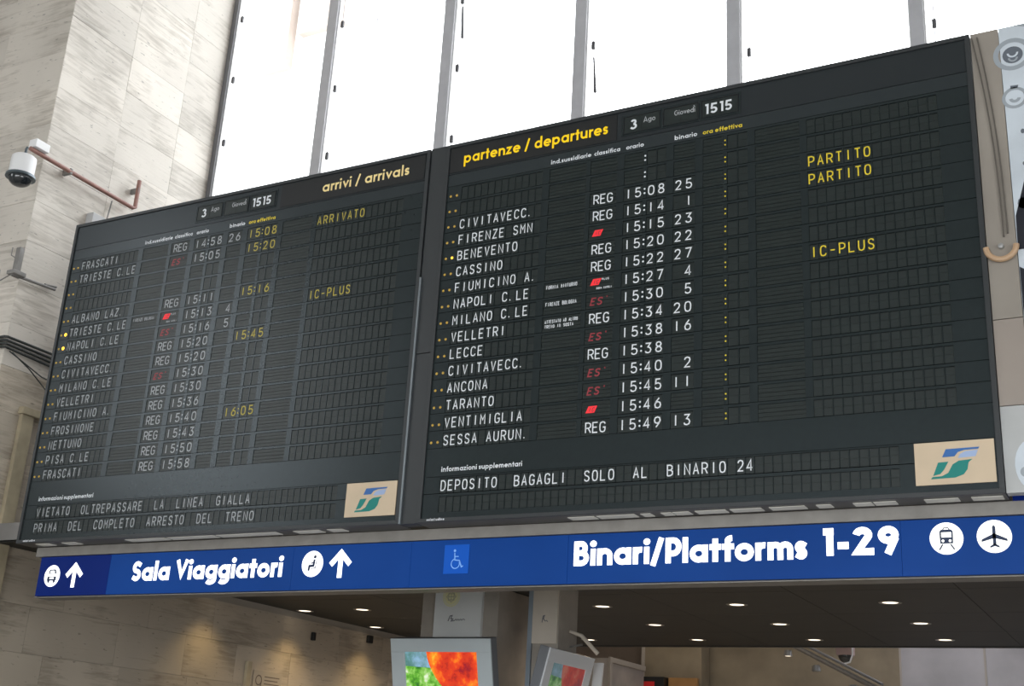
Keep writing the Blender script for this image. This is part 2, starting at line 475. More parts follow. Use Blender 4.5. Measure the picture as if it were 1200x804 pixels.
# condensed capitals of the flaps, in a 1 x 1 box
CAPS = {
 'A': [[(0, 0), (.5, 1), (1, 0)], [(.2, .33), (.8, .33)]],
 'B': [[(0, 0), (0, 1), (.6, 1), (.92, .88), (.92, .64), (.6, .53), (0, .53)], [(.6, .53), (1, .40), (1, .13), (.6, 0), (0, 0)]],
 'C': [[(1, .78), (.85, .95), (.5, 1), (.15, .93), (0, .72), (0, .28), (.15, .07), (.5, 0), (.85, .05), (1, .22)]],
 'D': [[(0, 0), (0, 1), (.55, 1), (.88, .86), (1, .62), (1, .38), (.88, .14), (.55, 0), (0, 0)]],
 'E': [[(.95, 1), (0, 1), (0, 0), (.95, 0)], [(0, .52), (.8, .52)]],
 'F': [[(.95, 1), (0, 1), (0, 0)], [(0, .52), (.8, .52)]],
 'G': [[(1, .78), (.85, .95), (.5, 1), (.15, .93), (0, .72), (0, .28), (.15, .07), (.5, 0), (.85, .05), (1, .22), (1, .46), (.55, .46)]],
 'H': [[(0, 0), (0, 1)], [(1, 0), (1, 1)], [(0, .52), (1, .52)]],
 'I': [[(.5, 0), (.5, 1)]],
 'L': [[(0, 1), (0, 0), (.95, 0)]],
 'M': [[(0, 0), (0, 1), (.5, .45), (1, 1), (1, 0)]],
 'N': [[(0, 0), (0, 1), (1, 0), (1, 1)]],
 'O': [[(.5, 1), (.15, .93), (0, .70), (0, .30), (.15, .07), (.5, 0), (.85, .07), (1, .30), (1, .70), (.85, .93), (.5, 1)]],
 'P': [[(0, 0), (0, 1), (.6, 1), (.95, .88), (1, .70), (.95, .55), (.6, .44), (0, .44)]],
 'R': [[(0, 0), (0, 1), (.6, 1), (.95, .88), (1, .72), (.95, .58), (.6, .47), (0, .47)], [(.55, .47), (1, 0)]],
 'S': [[(.95, .80), (.80, .95), (.5, 1), (.15, .93), (.03, .75), (.2, .58), (.8, .44), (.98, .25), (.85, .07), (.5, 0), (.18, .05), (.03, .20)]],
 'T': [[(0, 1), (1, 1)], [(.5, 1), (.5, 0)]],
 'U': [[(0, 1), (0, .28), (.15, .07), (.5, 0), (.85, .07), (1, .28), (1, 1)]],
 'V': [[(0, 1), (.5, 0), (1, 1)]],
 'Z': [[(0, 1), (1, 1), (0, 0), (1, 0)]],
 '.': [[(.1, 0), (.1, .13)]],
 '-': [[(.1, .45), (.9, .45)]],
 '0': [[(.5, 1), (.15, .93), (0, .70), (0, .30), (.15, .07), (.5, 0), (.85, .07), (1, .30), (1, .70), (.85, .93), (.5, 1)]],
 '1': [[(.5, 0), (.5, 1)]],
 '2': [[(.03, .75), (.15, .93), (.5, 1), (.85, .92), (.95, .72), (.80, .50), (.05, .02), (1, .02)]],
 '3': [[(.05, .98), (.92, .98), (.45, .60), (.80, .52), (1, .30), (.85, .07), (.5, 0), (.15, .05), (.02, .2)]],
 '4': [[(.72, 0), (.72, 1), (0, .27), (1, .27)]],
 '5': [[(.92, 1), (.15, 1), (.10, .55), (.5, .62), (.88, .52), (1, .30), (.85, .07), (.5, 0), (.15, .05), (.02, .2)]],
 '6': [[(.75, 1), (.25, .65), (.02, .35), (.12, .08), (.5, 0), (.88, .08), (1, .32), (.88, .54), (.5, .62), (.15, .50)]],
 '7': [[(0, 1), (1, 1), (.35, 0)]],
 '8': [[(.5, .54), (.15, .64), (.08, .80), (.2, .95), (.5, 1), (.8, .95), (.92, .80), (.85, .64), (.5, .54), (.12, .42), (0, .24), (.14, .06), (.5, 0), (.86, .06), (1, .24), (.88, .42), (.5, .54)]],
 '9': [[(.25, 0), (.75, .35), (.98, .65), (.88, .92), (.5, 1), (.12, .92), (0, .68), (.12, .46), (.5, .38), (.85, .50)]],
 '*': [[(.2, .75), (.8, .75)], [(.5, .95), (.5, .55)]],
}
def caps(mb, ch, x, z, w, h, t, Y, m, lean=0.0):
    for si, st in enumerate(CAPS.get(ch, [])):
        pts = [(x + t / 2 + px * (w - t) + lean * (t / 2 + pz * (h - t)), z + t / 2 + pz * (h - t)) for px, pz in st]
        if ch in 'I1':
            pts = [pts[0], pts[1]]
        mb.ribbon(pts, t, Y - 0.0003 * si, m)
def caps_line(mb, text, x, z, pitch, w, h, t, Y, m, lean=0.0):
    for i, ch in enumerate(text):
        caps(mb, ch, x + i * pitch, z, w, h, t, Y, m, lean)

# geometric bold lower case; units: capital height = 1, weight t
def geo(ch, t, sp, xh=0.66):
    r = (xh - t) / 2; cy = xh / 2; c = t / 2
    rn = min(r * 0.86, r)
    W2 = 2 * r + t
    circ = lambda x: (arc(x, cy, r, 0, 360, 20)[:-1], True)
    D = None
    if ch == 'a': return [circ(c + r), ([(c + 2 * r, 0), (c + 2 * r, xh)], False)], W2 + sp, D
    if ch == 'd': return [circ(c + r), ([(c + 2 * r, 0), (c + 2 * r, 1)], False)], W2 + sp, D
    if ch == 'b': return [circ(c + r), ([(c, 0), (c, 1)], False)], W2 + sp, D
    if ch == 'p': return [circ(c + r), ([(c, -.30), (c, xh)], False)], W2 + sp, D
    if ch == 'g': return [circ(c + r), ([(c + 2 * r, xh)] + [(c + 2 * r, 0)] + arc(c + r, -.02, r, 0, -150, 8, ry=.24 - t / 2 + .02), False)], W2 + sp, D
    if ch == 'o': return [circ(c + r)], W2 + sp * .8, D
    if ch == 'c': return [(arc(c + r, cy, r, 48, 312, 14), False)], W2 * .86 + sp * .5, D
    if ch == 'e': return [(arc(c + r, cy, r, 0, 318, 18), False), ([(c + r * .1, cy - t * .0), (c + 2 * r + t * .45, cy)], False)], W2 + sp * .8, D
    if ch in 'il': 
        if ch == 'l': return [([(c, 0), (c, 1)], False)], t + sp, D
        return [([(c, 0), (c, xh)], False)], t + sp, [(c, .88, t * .62)]
    if ch == 'n': return [([(c, 0), (c, xh)], False), ([(c, xh - t / 2 - rn)] + arc(c + rn, xh - t / 2 - rn, rn, 180, 0, 10) + [(c + 2 * rn, 0)], False)], 2 * rn + t + sp, D
    if ch == 'u': return [([(c + 2 * rn, 0), (c + 2 * rn, xh)], False), ([(c, xh)] + arc(c + rn, t / 2 + rn, rn, 180, 360, 10), False)], 2 * rn + t + sp, D
    if ch == 'm':
        q = rn * .84
        return [([(c, 0), (c, xh)], False), ([(c, xh - t / 2 - q)] + arc(c + q, xh - t / 2 - q, q, 180, 0, 8) + [(c + 2 * q, 0)], False),
                ([(c + 2 * q, xh - t / 2 - q)] + arc(c + 3 * q, xh - t / 2 - q, q, 180, 0, 8) + [(c + 4 * q, 0)], False)], 4 * q + t + sp, D
    if ch == 'r': return [([(c, 0), (c, xh)], False), ([(c, xh - t / 2 - rn)] + arc(c + rn, xh - t / 2 - rn, rn, 180, 75, 7), False)], t + rn * .95 + sp * .4, D
    if ch == 's':
        w = xh * .62; q = (xh - t) / 4
        return [([(w - c * .5, xh - t * .9)] + arc(w / 2, xh - t / 2 - q, w / 2 - c, 70, 250, 8, ry=q)[0:] + arc(w / 2, t / 2 + q, w / 2 - c, 70, -110, 8, ry=q) + [(c * .5, t * .9)], False)], w + sp, D
    if ch == 't': return [([(c + .1, 0), (c + .1, .90)], False), ([(0, xh - t / 2), (t + .2, xh - t / 2)], False)], t + .2 + sp * .6, D
    if ch == 'f': return [([(c + .1, 0), (c + .1, .80)] + arc(c + .1 + .15, .80, .15, 180, 85, 5, ry=1 - t / 2 - .80), False), ([(0, xh - t / 2), (t + .22, xh - t / 2)], False)], t + .22 + sp * .4, D
    if ch == 'v': return [([(c * .8, xh), (xh * .44, t * .85), (xh * .88 - c * .8, xh)], False)], xh * .88 + sp * .5, D
    if ch == 'z': return [([(0.0, xh - t / 2), (xh * .66 - c * .6, xh - t / 2), (c * .6, t / 2), (xh * .70, t / 2)], False)], xh * .70 + sp, D
    if ch == '/': return [([(0.08, -.08), (.40, 1.02)], False)], .50 + sp, D
    if ch == '.': return [], t + sp, [(c, t / 2, t * .62)]
    if ch == '-': return [([(0, .36), (.30, .36)], False)], .30 + sp, D
    if ch == ' ': return [], .27, D
    # capitals and figures
    if ch == 'S':
        w = .56; q = (1 - t) / 4
        return [([(w - c * .6, 1 - t * .95)] + arc(w / 2, 1 - t / 2 - q, w / 2 - c, 65, 250, 10, ry=q) + arc(w / 2, t / 2 + q, w / 2 - c, 70, -115, 10, ry=q) + [(c * .6, t * .95)], False)], w + sp, D
    if ch == 'V': return [([(c * .9, 1), (.37, t * .95), (.74 - c * .9, 1)], False)], .74 + sp * .6, D
    if ch == 'B':
        q1, q2 = .235, .265
        return [([(c, 0), (c, 1)], False), ([(c, 1 - c), (.30, 1 - c)] + arc(.30, (1 - c + .52) / 2, .15, 90, -90, 8, ry=(1 - c - .52) / 2) + [(c, .52)], False),
                ([(c, .52), (.32, .52)] + arc(.32, (.52 + c) / 2, .19, 90, -90, 8, ry=(.52 - c) / 2) + [(c, c)], False)], .32 + .19 + c + sp, D
    if ch == 'P': return [([(c, 0), (c, 1)], False), ([(c, 1 - c), (.30, 1 - c)] + arc(.30, (1 - c + .38) / 2, .20, 90, -90, 8, ry=(1 - c - .38) / 2) + [(c, .38)], False)], .50 + c + sp * .5, D
    if ch == 'A': return [([(0.0, 0), (.34, 1), (.68, 0)], False), ([(.12, .26), (.56, .26)], False)], .72 + sp, D
    if ch == 'G': return [(arc(.40, .5, .40 - c, 45, 360, 16, ry=.5 - c) + [(.48, .5)], False)], .80 + sp, D
    if ch == '1': return [([(.16, 0), (.16, 1 - c)], False), ([(-.02, 1 - c), (.16 + c, 1 - c)], False)], .16 + c + sp, D
    if ch == '2': return [(arc(.28, 1 - .28, .28 - c, 175, -35, 10) + [(c * 1.2, c), (.58, c)], False)], .58 + sp, D
    if ch == '9': return [(arc(.29, 1 - .31, .29 - c, 0, 360, 18, ry=.31 - c)[:-1], True), ([(.58 - c * .9, .60), (.26, 0.0)], False)], .58 + sp, D
    if ch == '3': return [(arc(.26, .74, .24 - c, 160, -90, 9, ry=.26 - c), False), (arc(.26, .26 + c * .5, .28 - c, 90, -160, 10, ry=.26 - c * .5), False)], .54 + sp, D
    if ch == '5': return [([(.50, 1 - c), (.14, 1 - c), (.10, .52)] + arc(.25, .31, .29 - c, 125, -150, 10, ry=.31 - c), False)], .54 + sp, D
    return [], .3, D
def geo_line(mb, text, x0, x1, z, h, t, Y, m, sp=None, xh=.66, slant=0.0):
    """bold geometric lettering fitted between x0 and x1"""
    sp = .10 if sp is None else sp
    adv = 0
    items = []
    for ch in text:
        st, a, d = geo(ch, t, sp, xh)
        items.append((st, adv, d)); adv += a
    adv -= sp
    k = (x1 - x0) / adv
    for st, a, d in items:
        for si, (pts, closed) in enumerate(st):
            mb.ribbon([(x0 + (a + px) * k + slant * pz * h, z + pz * h) for px, pz in pts], t * (h + k) / 2, Y - 0.0004 * si, m, closed)
        for q in d or []:
            mb.disc((x0 + (a + q[0]) * k, z + q[1] * h), q[2] * k, Y, m, 14, rz=h / k)
def word_mesh(text, x0, x1, z, h, t, Y, m, **kw):
    mb = MB(); geo_line(mb, text, x0, x1, z, h, t, Y, m, **kw); return mb

# ================================================================== THE SETTING
XW = -8.8          # side wall plane
YF = 0.15          # plane of the wall that faces the hall
YWIN = 2.43        # window wall
ZS = 3.42          # soffit height

b = MB(); b.box(-14.3, 9, -16.3, 13.5, -0.2, 0, 'floor_stone'); struct(b.build('floor'), 'polished stone floor of the station hall')

def slabs(parent, plane, ranges, mname):
    """stone slabs hung on a wall, one object each; plane 'x' faces +X at XW, plane 'y' faces -Y at YF"""
    for (a0, a1, z0, z1) in ranges:
        g = 0.0013
        d = random.uniform(-0.0015, 0.0015)
        mb = MB()
        if plane == 'x':
            x1 = XW + d
            mb.box(XW - 0.03, x1, a0 + g, a1 - g, z0 + g, z1 - g, mname)
        else:
            mb.box(a0 + g, a1 - g, YF - d, YF + 0.03, z0 + g, z1 - g, mname)
        mb.build('stone_slab', parent)
ch = 0.43
courses = [2.92 - 3 * ch + i * ch for i in range(25)]
wl = MB(); wl.box(XW - 0.5, XW - 0.02, YF + 0.035, YWIN + 0.1, 0, 12.6, 'joint'); wl.box(XW - 0.5, XW - 0.02, YWIN + 0.1, 13.5, 0, 3.6, 'joint'); wl.box(XW - 0.5, XW - 0.02, 8.5, 13.5, 3.6, 5.8, 'joint')
wall_left = struct(wl.build('wall_left'), 'travertine side wall running back from the hall corner')
rg = []
for i, z in enumerate(courses):
    if z >= ZS - 0.2:
        for y0, y1 in ((YF + 0.002, 1.02), (1.02, 1.85), (1.85, YWIN + 0.1)):
            rg.append((y0, y1, z, z + ch))
    else:
        y = YF + 0.002
        step = [0.62, 1.1, 0.85, 1.25][i % 4]
        while y < 9.0:
            y2 = min(y + step, 9.0)
            rg.append((y, y2, z, z + ch)); y = y2
            step = random.choice([1.0, 1.15, 1.25, 0.85])
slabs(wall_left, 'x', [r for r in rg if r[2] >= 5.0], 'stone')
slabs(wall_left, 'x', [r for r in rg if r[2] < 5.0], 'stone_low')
wf = MB(); wf.box(-14.3, XW - 0.035, YF + 0.02, YF + 0.5, 0, 12.6, 'joint')
wall_front = struct(wf.build('wall_front'), 'travertine wall facing the hall, left of the corner')
rg = []
for i, z in enumerate(courses):
    xs = [XW, XW - 0.95 - (0.35 if i % 2 else 0), XW - 2.2, XW - 3.4]
    for a, c in zip(xs[1:], xs[:-1]):
        rg.append((a, c - (0.002 if c == XW else 0), z, z + ch))
slabs(wall_front, 'y', rg, 'stone')

# left hall wall with tall openings, rear wall, right wall, hall ceiling
b = MB()
b.box(-14.3, -14, -16.3, YF, 0, 5.4, 'hall_plaster'); b.box(-14.3, -14, -6.2, YF, 5.4, 12.6, 'hall_plaster')
b.box(-14.3, -14, -16.3, -11.4, 5.4, 12.6, 'hall_plaster'); b.box(-14.3, -14, -11.4, -6.2, 10.6, 12.6, 'hall_plaster')
for y in (-7.8, -9.9):
    b.box(-14.3, -13.95, y, y + 0.45, 5.4, 10.6, 'hall_plaster')
struct(b.build('wall_left_hall'), 'hall wall on the left with tall window openings')
b = MB()
b.box(-14, 9, -16.3, -16, 0, 0.3, 'hall_plaster'); b.box(-14, 9, -16.3, -16, 4.6, 12.6, 'hall_plaster')
b.box(-14, -9, -16.3, -16, 0.3, 4.6, 'hall_plaster'); b.box(5, 9, -16.3, -16, 0.3, 4.6, 'hall_plaster')
struct(b.build('wall_rear'), 'hall wall behind the viewer')
b = MB(); b.box(6, 6.3, -3.5, 13.5, 0, 12.6, 'hall_plaster'); b.box(6, 6.3, -16.3, -10.5, 0, 12.6, 'hall_plaster'); b.box(6, 6.3, -10.5, -3.5, 4.6, 12.6, 'hall_plaster'); struct(b.build('wall_right'), 'hall wall on the right with an unseen opening added for light')
b = MB(); b.box(-14.3, 9, -16.3, YWIN + 0.1, 12.3, 12.6, 'hall_plaster'); struct(b.build('ceiling_hall'), 'high ceiling of the hall')
# solid bulkhead behind the boards, hidden by them, carrying the window sill
b = MB(); b.box(XW + 0.002, 6, 2.44, 2.53, ZS + 0.02, 7.4, 'slab'); b.box(XW, 6, 0.45, 8.45, ZS + 0.015, 3.60, 'slab')
struct(b.build('trim_1'), 'concrete slab edge between the low ceiling and the windows')

# window wall: one bay per pane
MX = [-8.798, -7.29, -5.66, -4.05, -2.43, -0.755, 0.85, 2.45, 4.05]
mw = [0.065, 0.13, 0.13, 0.13, 0.13, 0.12, .12, .12, .12]
for i, x in enumerate(MX):
    xe = MX[i + 1] if i + 1 < len(MX) else 5.9
    w = empty('window_%d' % (i + 1), (x, YWIN, 7.4)); struct(w, 'tall overexposed window bay with grey mullion')
    b = MB(); b.box(0.0, mw[i] , 0, 0.05, 0, 5.0, 'mullion' if i else 'mullion_dark', 0.004); b.build('mullion', w)
    b = MB()
    b.box(mw[i] + 0.001, mw[i] + 0.012, 0.03, 0.06, 0.0, 4.9, 'casement'); b.box(xe - x - 0.012, xe - x - 0.001, 0.03, 0.06, 0.0, 4.9, 'casement')
    b.box(mw[i] + 0.012, xe - x - 0.012, 0.03, 0.06, 0, 0.06, 'casement'); b.box(mw[i] + 0.012, xe - x - 0.012, 0.03, 0.06, 4.84, 4.9, 'casement')
    b.build('casement_frame', w)
    b = MB(); b.box(mw[i] + 0.012, xe - x - 0.012, 0.042, 0.046, 0.06, 4.84, 'window_glass'); b.build('pane', w)
    # espagnolette rod with its guides
    xr = mw[i] + 0.085
    b = MB(); b.tube([(xr, 0.015, 0.4), (xr, 0.015, 4.8)], 0.005, 'mullion', 6); b.build('bolt_rod', w)
    for k in range(5):
        z = 0.26 + k * 0.86 + (i * 0.37) % 0.5
        if z > 4.6: break
        b = MB(); b.box(xr - 0.018, xr + 0.018, 0.0, 0.03, z, z + 0.085, 'hardware', 0.006); b.build('rod_guide', w)
    if i in (2, 3):
        z = 1.75 - (i - 2) * 1.05
        b = MB(); b.tube([(xr + 0.02, 0.0, z + 0.42), (xr + 0.055, -0.02, z)], [0.007, 0.017], 'hardware', 6); b.build('stay_arm', w)

# low ceiling (soffit) made of dark panels
cl = MB(); cl.box(XW + 0.001, 6, 0.42, 8.48, ZS + 0.012, ZS + 0.014, 'black_box'); ceil = struct(cl.build('ceiling'), 'dark low ceiling behind the sign')
ys = [0.45, 2.6, 4.1, 5.62, 7.1, 8.47]
xs = [XW + 0.005, -6.9, -5.4, -3.9, -2.4, -0.9, 0.6, 2.1, 4.0, 5.98]
me_cache = {}
for a, c in zip(xs[:-1], xs[1:]):
    for d, e in zip(ys[:-1], ys[1:]):
        mb = MB(); mb.box(a + .003, c - .003, d + .003, e - .003, ZS, ZS + 0.010, 'soffit'); mb.build('ceiling_panel', ceil)
b = MB(); b.box(XW, 6, 8.48, 8.56, ZS - 0.01, 3.7, 'beam_dark'); struct(b.build('trim_2'), 'dark edge where the low ceiling ends')

# beyond the low ceiling
b = MB(); b.box(-12, 6, 8.62, 13.3, 5.6, 5.8, 'hall_plaster'); struct(b.build('ceiling_far'), 'pale ceiling beyond the low one')
b = MB(); b.box(-12, 6, 8.50, 8.60, 3.7, 5.8, 'hall_plaster'); struct(b.build('trim_6'), 'upright plaster face above the end of the low ceiling')
b = MB(); b.box(-12, -6.45, 13.0, 13.3, 0, 5.6, 'brown_wall'); b.box(-6.45, -3.2, 13.0, 13.3, 0, 5.6, 'ochre_wall')
b.box(-3.2, 6, 13.0, 13.3, 0, 5.6, 'lilac_wall')
for k in range(7):
    x = -3.2 + k * 1.25
    b.box(x, x + 0.03, 12.985, 13.0, 0, 5.6, 'kiosk_edge')
struct(b.build('wall_back'), 'far wall beyond the low ceiling, ochre on the left and grey on the right')
b = MB(); b.box(-7.30, -6.30, 12.6, 12.98, 0, 5.55, 'ochre_wall'); b.box(-7.36, -7.30, 12.59, 12.98, 0, 5.55, 'kiosk_edge')
struct(b.build('trim_3'), 'ochre pier on the far wall')

# pilaster strip on the side wall, lower left
b = MB(); b.box(XW, XW + 0.05, 0.46, 0.60, 0, 4.66, 'trim_stone', 0.005); b.box(XW, XW + 0.07, 0.44, 0.78, 4.66, 4.73, 'trim_stone', 0.005)
struct(b.build('trim_4'), 'yellowish stone strip with a cap on the side wall')
b = MB(); b.box(XW, XW + 0.04, 4.18, 4.26, 0, 2.75, 'trim_stone', 0.004); struct(b.build('trim_5'), 'yellowish upright strip beside the notice on the side wall')

# ================================================================== SPLIT-FLAP BOARDS
PY = 0.012        # front of the plate
FY = 0.0155        # front of the flaps
RP = 0.1311
Z0 = 5.822        # baseline of the first row
CELL_LO, CELL_HI = -0.016, 0.094
LP = 0.0587       # letter pitch of the names
BW = 3.90

NAME_X = -3.742
REM_X = -1.066; REMP = 0.0605; NREM = 14; NNAME = 12
T_X = -2.384; TP = 0.0735
def cells():
    """(kind, x0, x1) of a row, in x order, board coordinates (right edge = 0)"""
    c = []
    for i in range(NNAME):
        c.append(('letter', NAME_X + i * LP, NAME_X + i * LP + 0.0525))
    c.append(('route', -2.985, -2.685))
    c.append(('class', -2.650, -2.440))
    for off in (0.0, 0.592):
        c.append(('hour', T_X + off, T_X + off + 0.146))
        for k in (0, 1):
            x = T_X + off + 0.176 + k * 0.0755
            c.append(('minute', x, x + 0.068))
        if off == 0:
            c.append(('platform', -2.008, -1.850))
    c.append(('notice', -1.420, -1.115))
    for i in range(NREM):
        c.append(('remark', REM_X + i * REMP, REM_X + i * REMP + 0.054))
    return sorted(c, key=lambda q: q[1])
CELLS = cells()

def rails(cl, xl, xr, zlo, zhi, ztop, zbot):
    mb = MB()
    mb.box(xl, xr, PY, PY + 0.014, zhi, ztop - 0.0035, 'board_plate')
    mb.box(xl, xr, PY, PY + 0.014, zbot, zlo, 'board_plate')
    x = xl
    for a, c in cl:
        mb.box(x, a, PY, PY + 0.014, zlo, zhi, 'board_plate'); x = c
    mb.box(x, xr, PY, PY + 0.014, zlo, zhi, 'board_plate')
    mb.box(xl, xr, PY + 0.013, PY + 0.016, zbot, ztop, 'recess')
    return mb
ROW_ME = rails([(a, c) for _, a, c in CELLS], -BW + 0.03, -0.03, CELL_LO, CELL_HI, CELL_HI + 0.0211, CELL_LO).mesh('train_row')

FLAPS = {}
def flap_me(key, w, h, draw=None, wide=0):
    if key in FLAPS:
        return FLAPS[key]
    mb = MB()
    y0, y1 = FY, FY + 0.006
    m = 'flap_wide' if wide else 'flap'
    g = 0.0012 if wide else 0.0005
    if wide:
        n = 4
        for i in range(n):
            za = h * i / n; zb = h * (i + 1) / n
            yy = y0 + 0.0010 * (i % 2)
            mb.box(0.0015, w - 0.0015, yy, y1, za + g, zb - g, m)
    else:
        mb.box(0.0015, w - 0.0015, y0, y1, 0.002, h / 2 - g, m)
        mb.box(0.0015, w - 0.0015, y0, y1, h / 2 + g, h - 0.004, m)
    if draw:
        draw(mb, y0 - 0.0012)
    FLAPS[key] = mb.mesh('flap')
    return FLAPS[key]
FH = CELL_HI - CELL_LO
def letter_flap(ch, w, colour, lw=0.043, th=0.0085, h=0.078):
    return flap_me(('L', ch, round(w, 4), colour), w, FH,
                   (lambda mb, Y: caps(mb, ch, (w - lw) / 2, -CELL_LO, lw if ch not in 'I1.' else lw, h, th, Y, colour)) if ch != ' ' else None)
def digits_flap(txt, w, pitch, colour, kind):
    def dr(mb, Y):
        for i, ch in enumerate(txt):
            if ch != ' ':
                caps(mb, ch, 0.012 + i * pitch, -CELL_LO, 0.049, 0.078, 0.009, Y, colour)
    return flap_me((kind, txt, colour), w, FH, dr if txt.strip() else None, wide=0 if txt.strip() else 1)

def class_flap(txt, wh='print_white'):
    w = 0.21
    def dr(mb, Y):
        z = -CELL_LO
        if txt == 'REG':
            caps_line(mb, 'REG', 0.030, z, 0.053, 0.046, 0.078, 0.0088, Y, wh)
        elif txt == 'ES*':
            for q, l in enumerate('ES'):
                caps(mb, l, 0.030 + q * 0.050, z + 0.006, 0.042, 0.060, 0.010, Y, 'print_dull_red', 0.25)
            caps(mb, '*', 0.150, z + 0.035, 0.024, 0.040, 0.006, Y, 'print_dull_red')
        elif txt.startswith('IC'):
            k = 0.024 if txt == 'IC' else 0.040
            mb.poly([(0.028, z + k - .012), (0.094, z + k - .012), (0.116, z + k + .036), (0.050, z + k + .036)], Y, 'print_red')
            # the letters IC in reverse on the red block
            for q, l in enumerate('IC'):
                caps(mb, l, 0.048 + q * 0.024, z + k - .005, 0.018, 0.032, 0.005, Y - 0.0006, 'print_dull_red', 0.3)
            if txt == 'IC+':
                for q, zz in ((0.118, z + k + .018), (0.078, z - .006)):
                    caps_line(mb, 'PLUS' if zz > z + .03 else 'ROMA NAPOLI', q, zz, 0.0145 if zz > z + .03 else 0.0108, 0.0105 if zz > z + .03 else 0.0085, 0.017, 0.0032, Y, wh)
        elif txt == 'IR':
            caps_line(mb, 'IR', 0.030, z + .010, 0.034, 0.036, 0.052, 0.009, Y, 'print_dull_red', 0.25)
            mb.poly([(0.030, z - .002), (0.080, z - .002), (0.080, z + .002), (0.030, z + .002)], Y, 'print_dull_red')
    return flap_me(('C', txt, wh), w, FH, dr if txt else None, wide=1)
def route_flap(lines, wh='print_white'):
    w = 0.30
    def dr(mb, Y):
        for i, t in enumerate(lines):
            hh = 0.030 if len(lines) == 1 else 0.027
            n = len(t)
            p = min(0.0165, 0.262 / n)
            caps_line(mb, t, 0.018, FH - 0.048 - i * 0.037, p, p * .80, hh, 0.0042, Y, wh)
    return flap_me(('R', tuple(lines), wh), w, FH, dr if lines else None, wide=1)

DOTS = {}
def pair_of_dots(ro, x, m, r):
    if (m, r) not in DOTS:
        mb = MB(); mb.disc((0, 0), r, PY - 0.001, m, 10); DOTS[(m, r)] = mb.mesh('colon_dot')
    for k in (0, 1):
        link('colon_dot', DOTS[(m, r)], ro, None, (x, 0, 0.022 + k * 0.034))

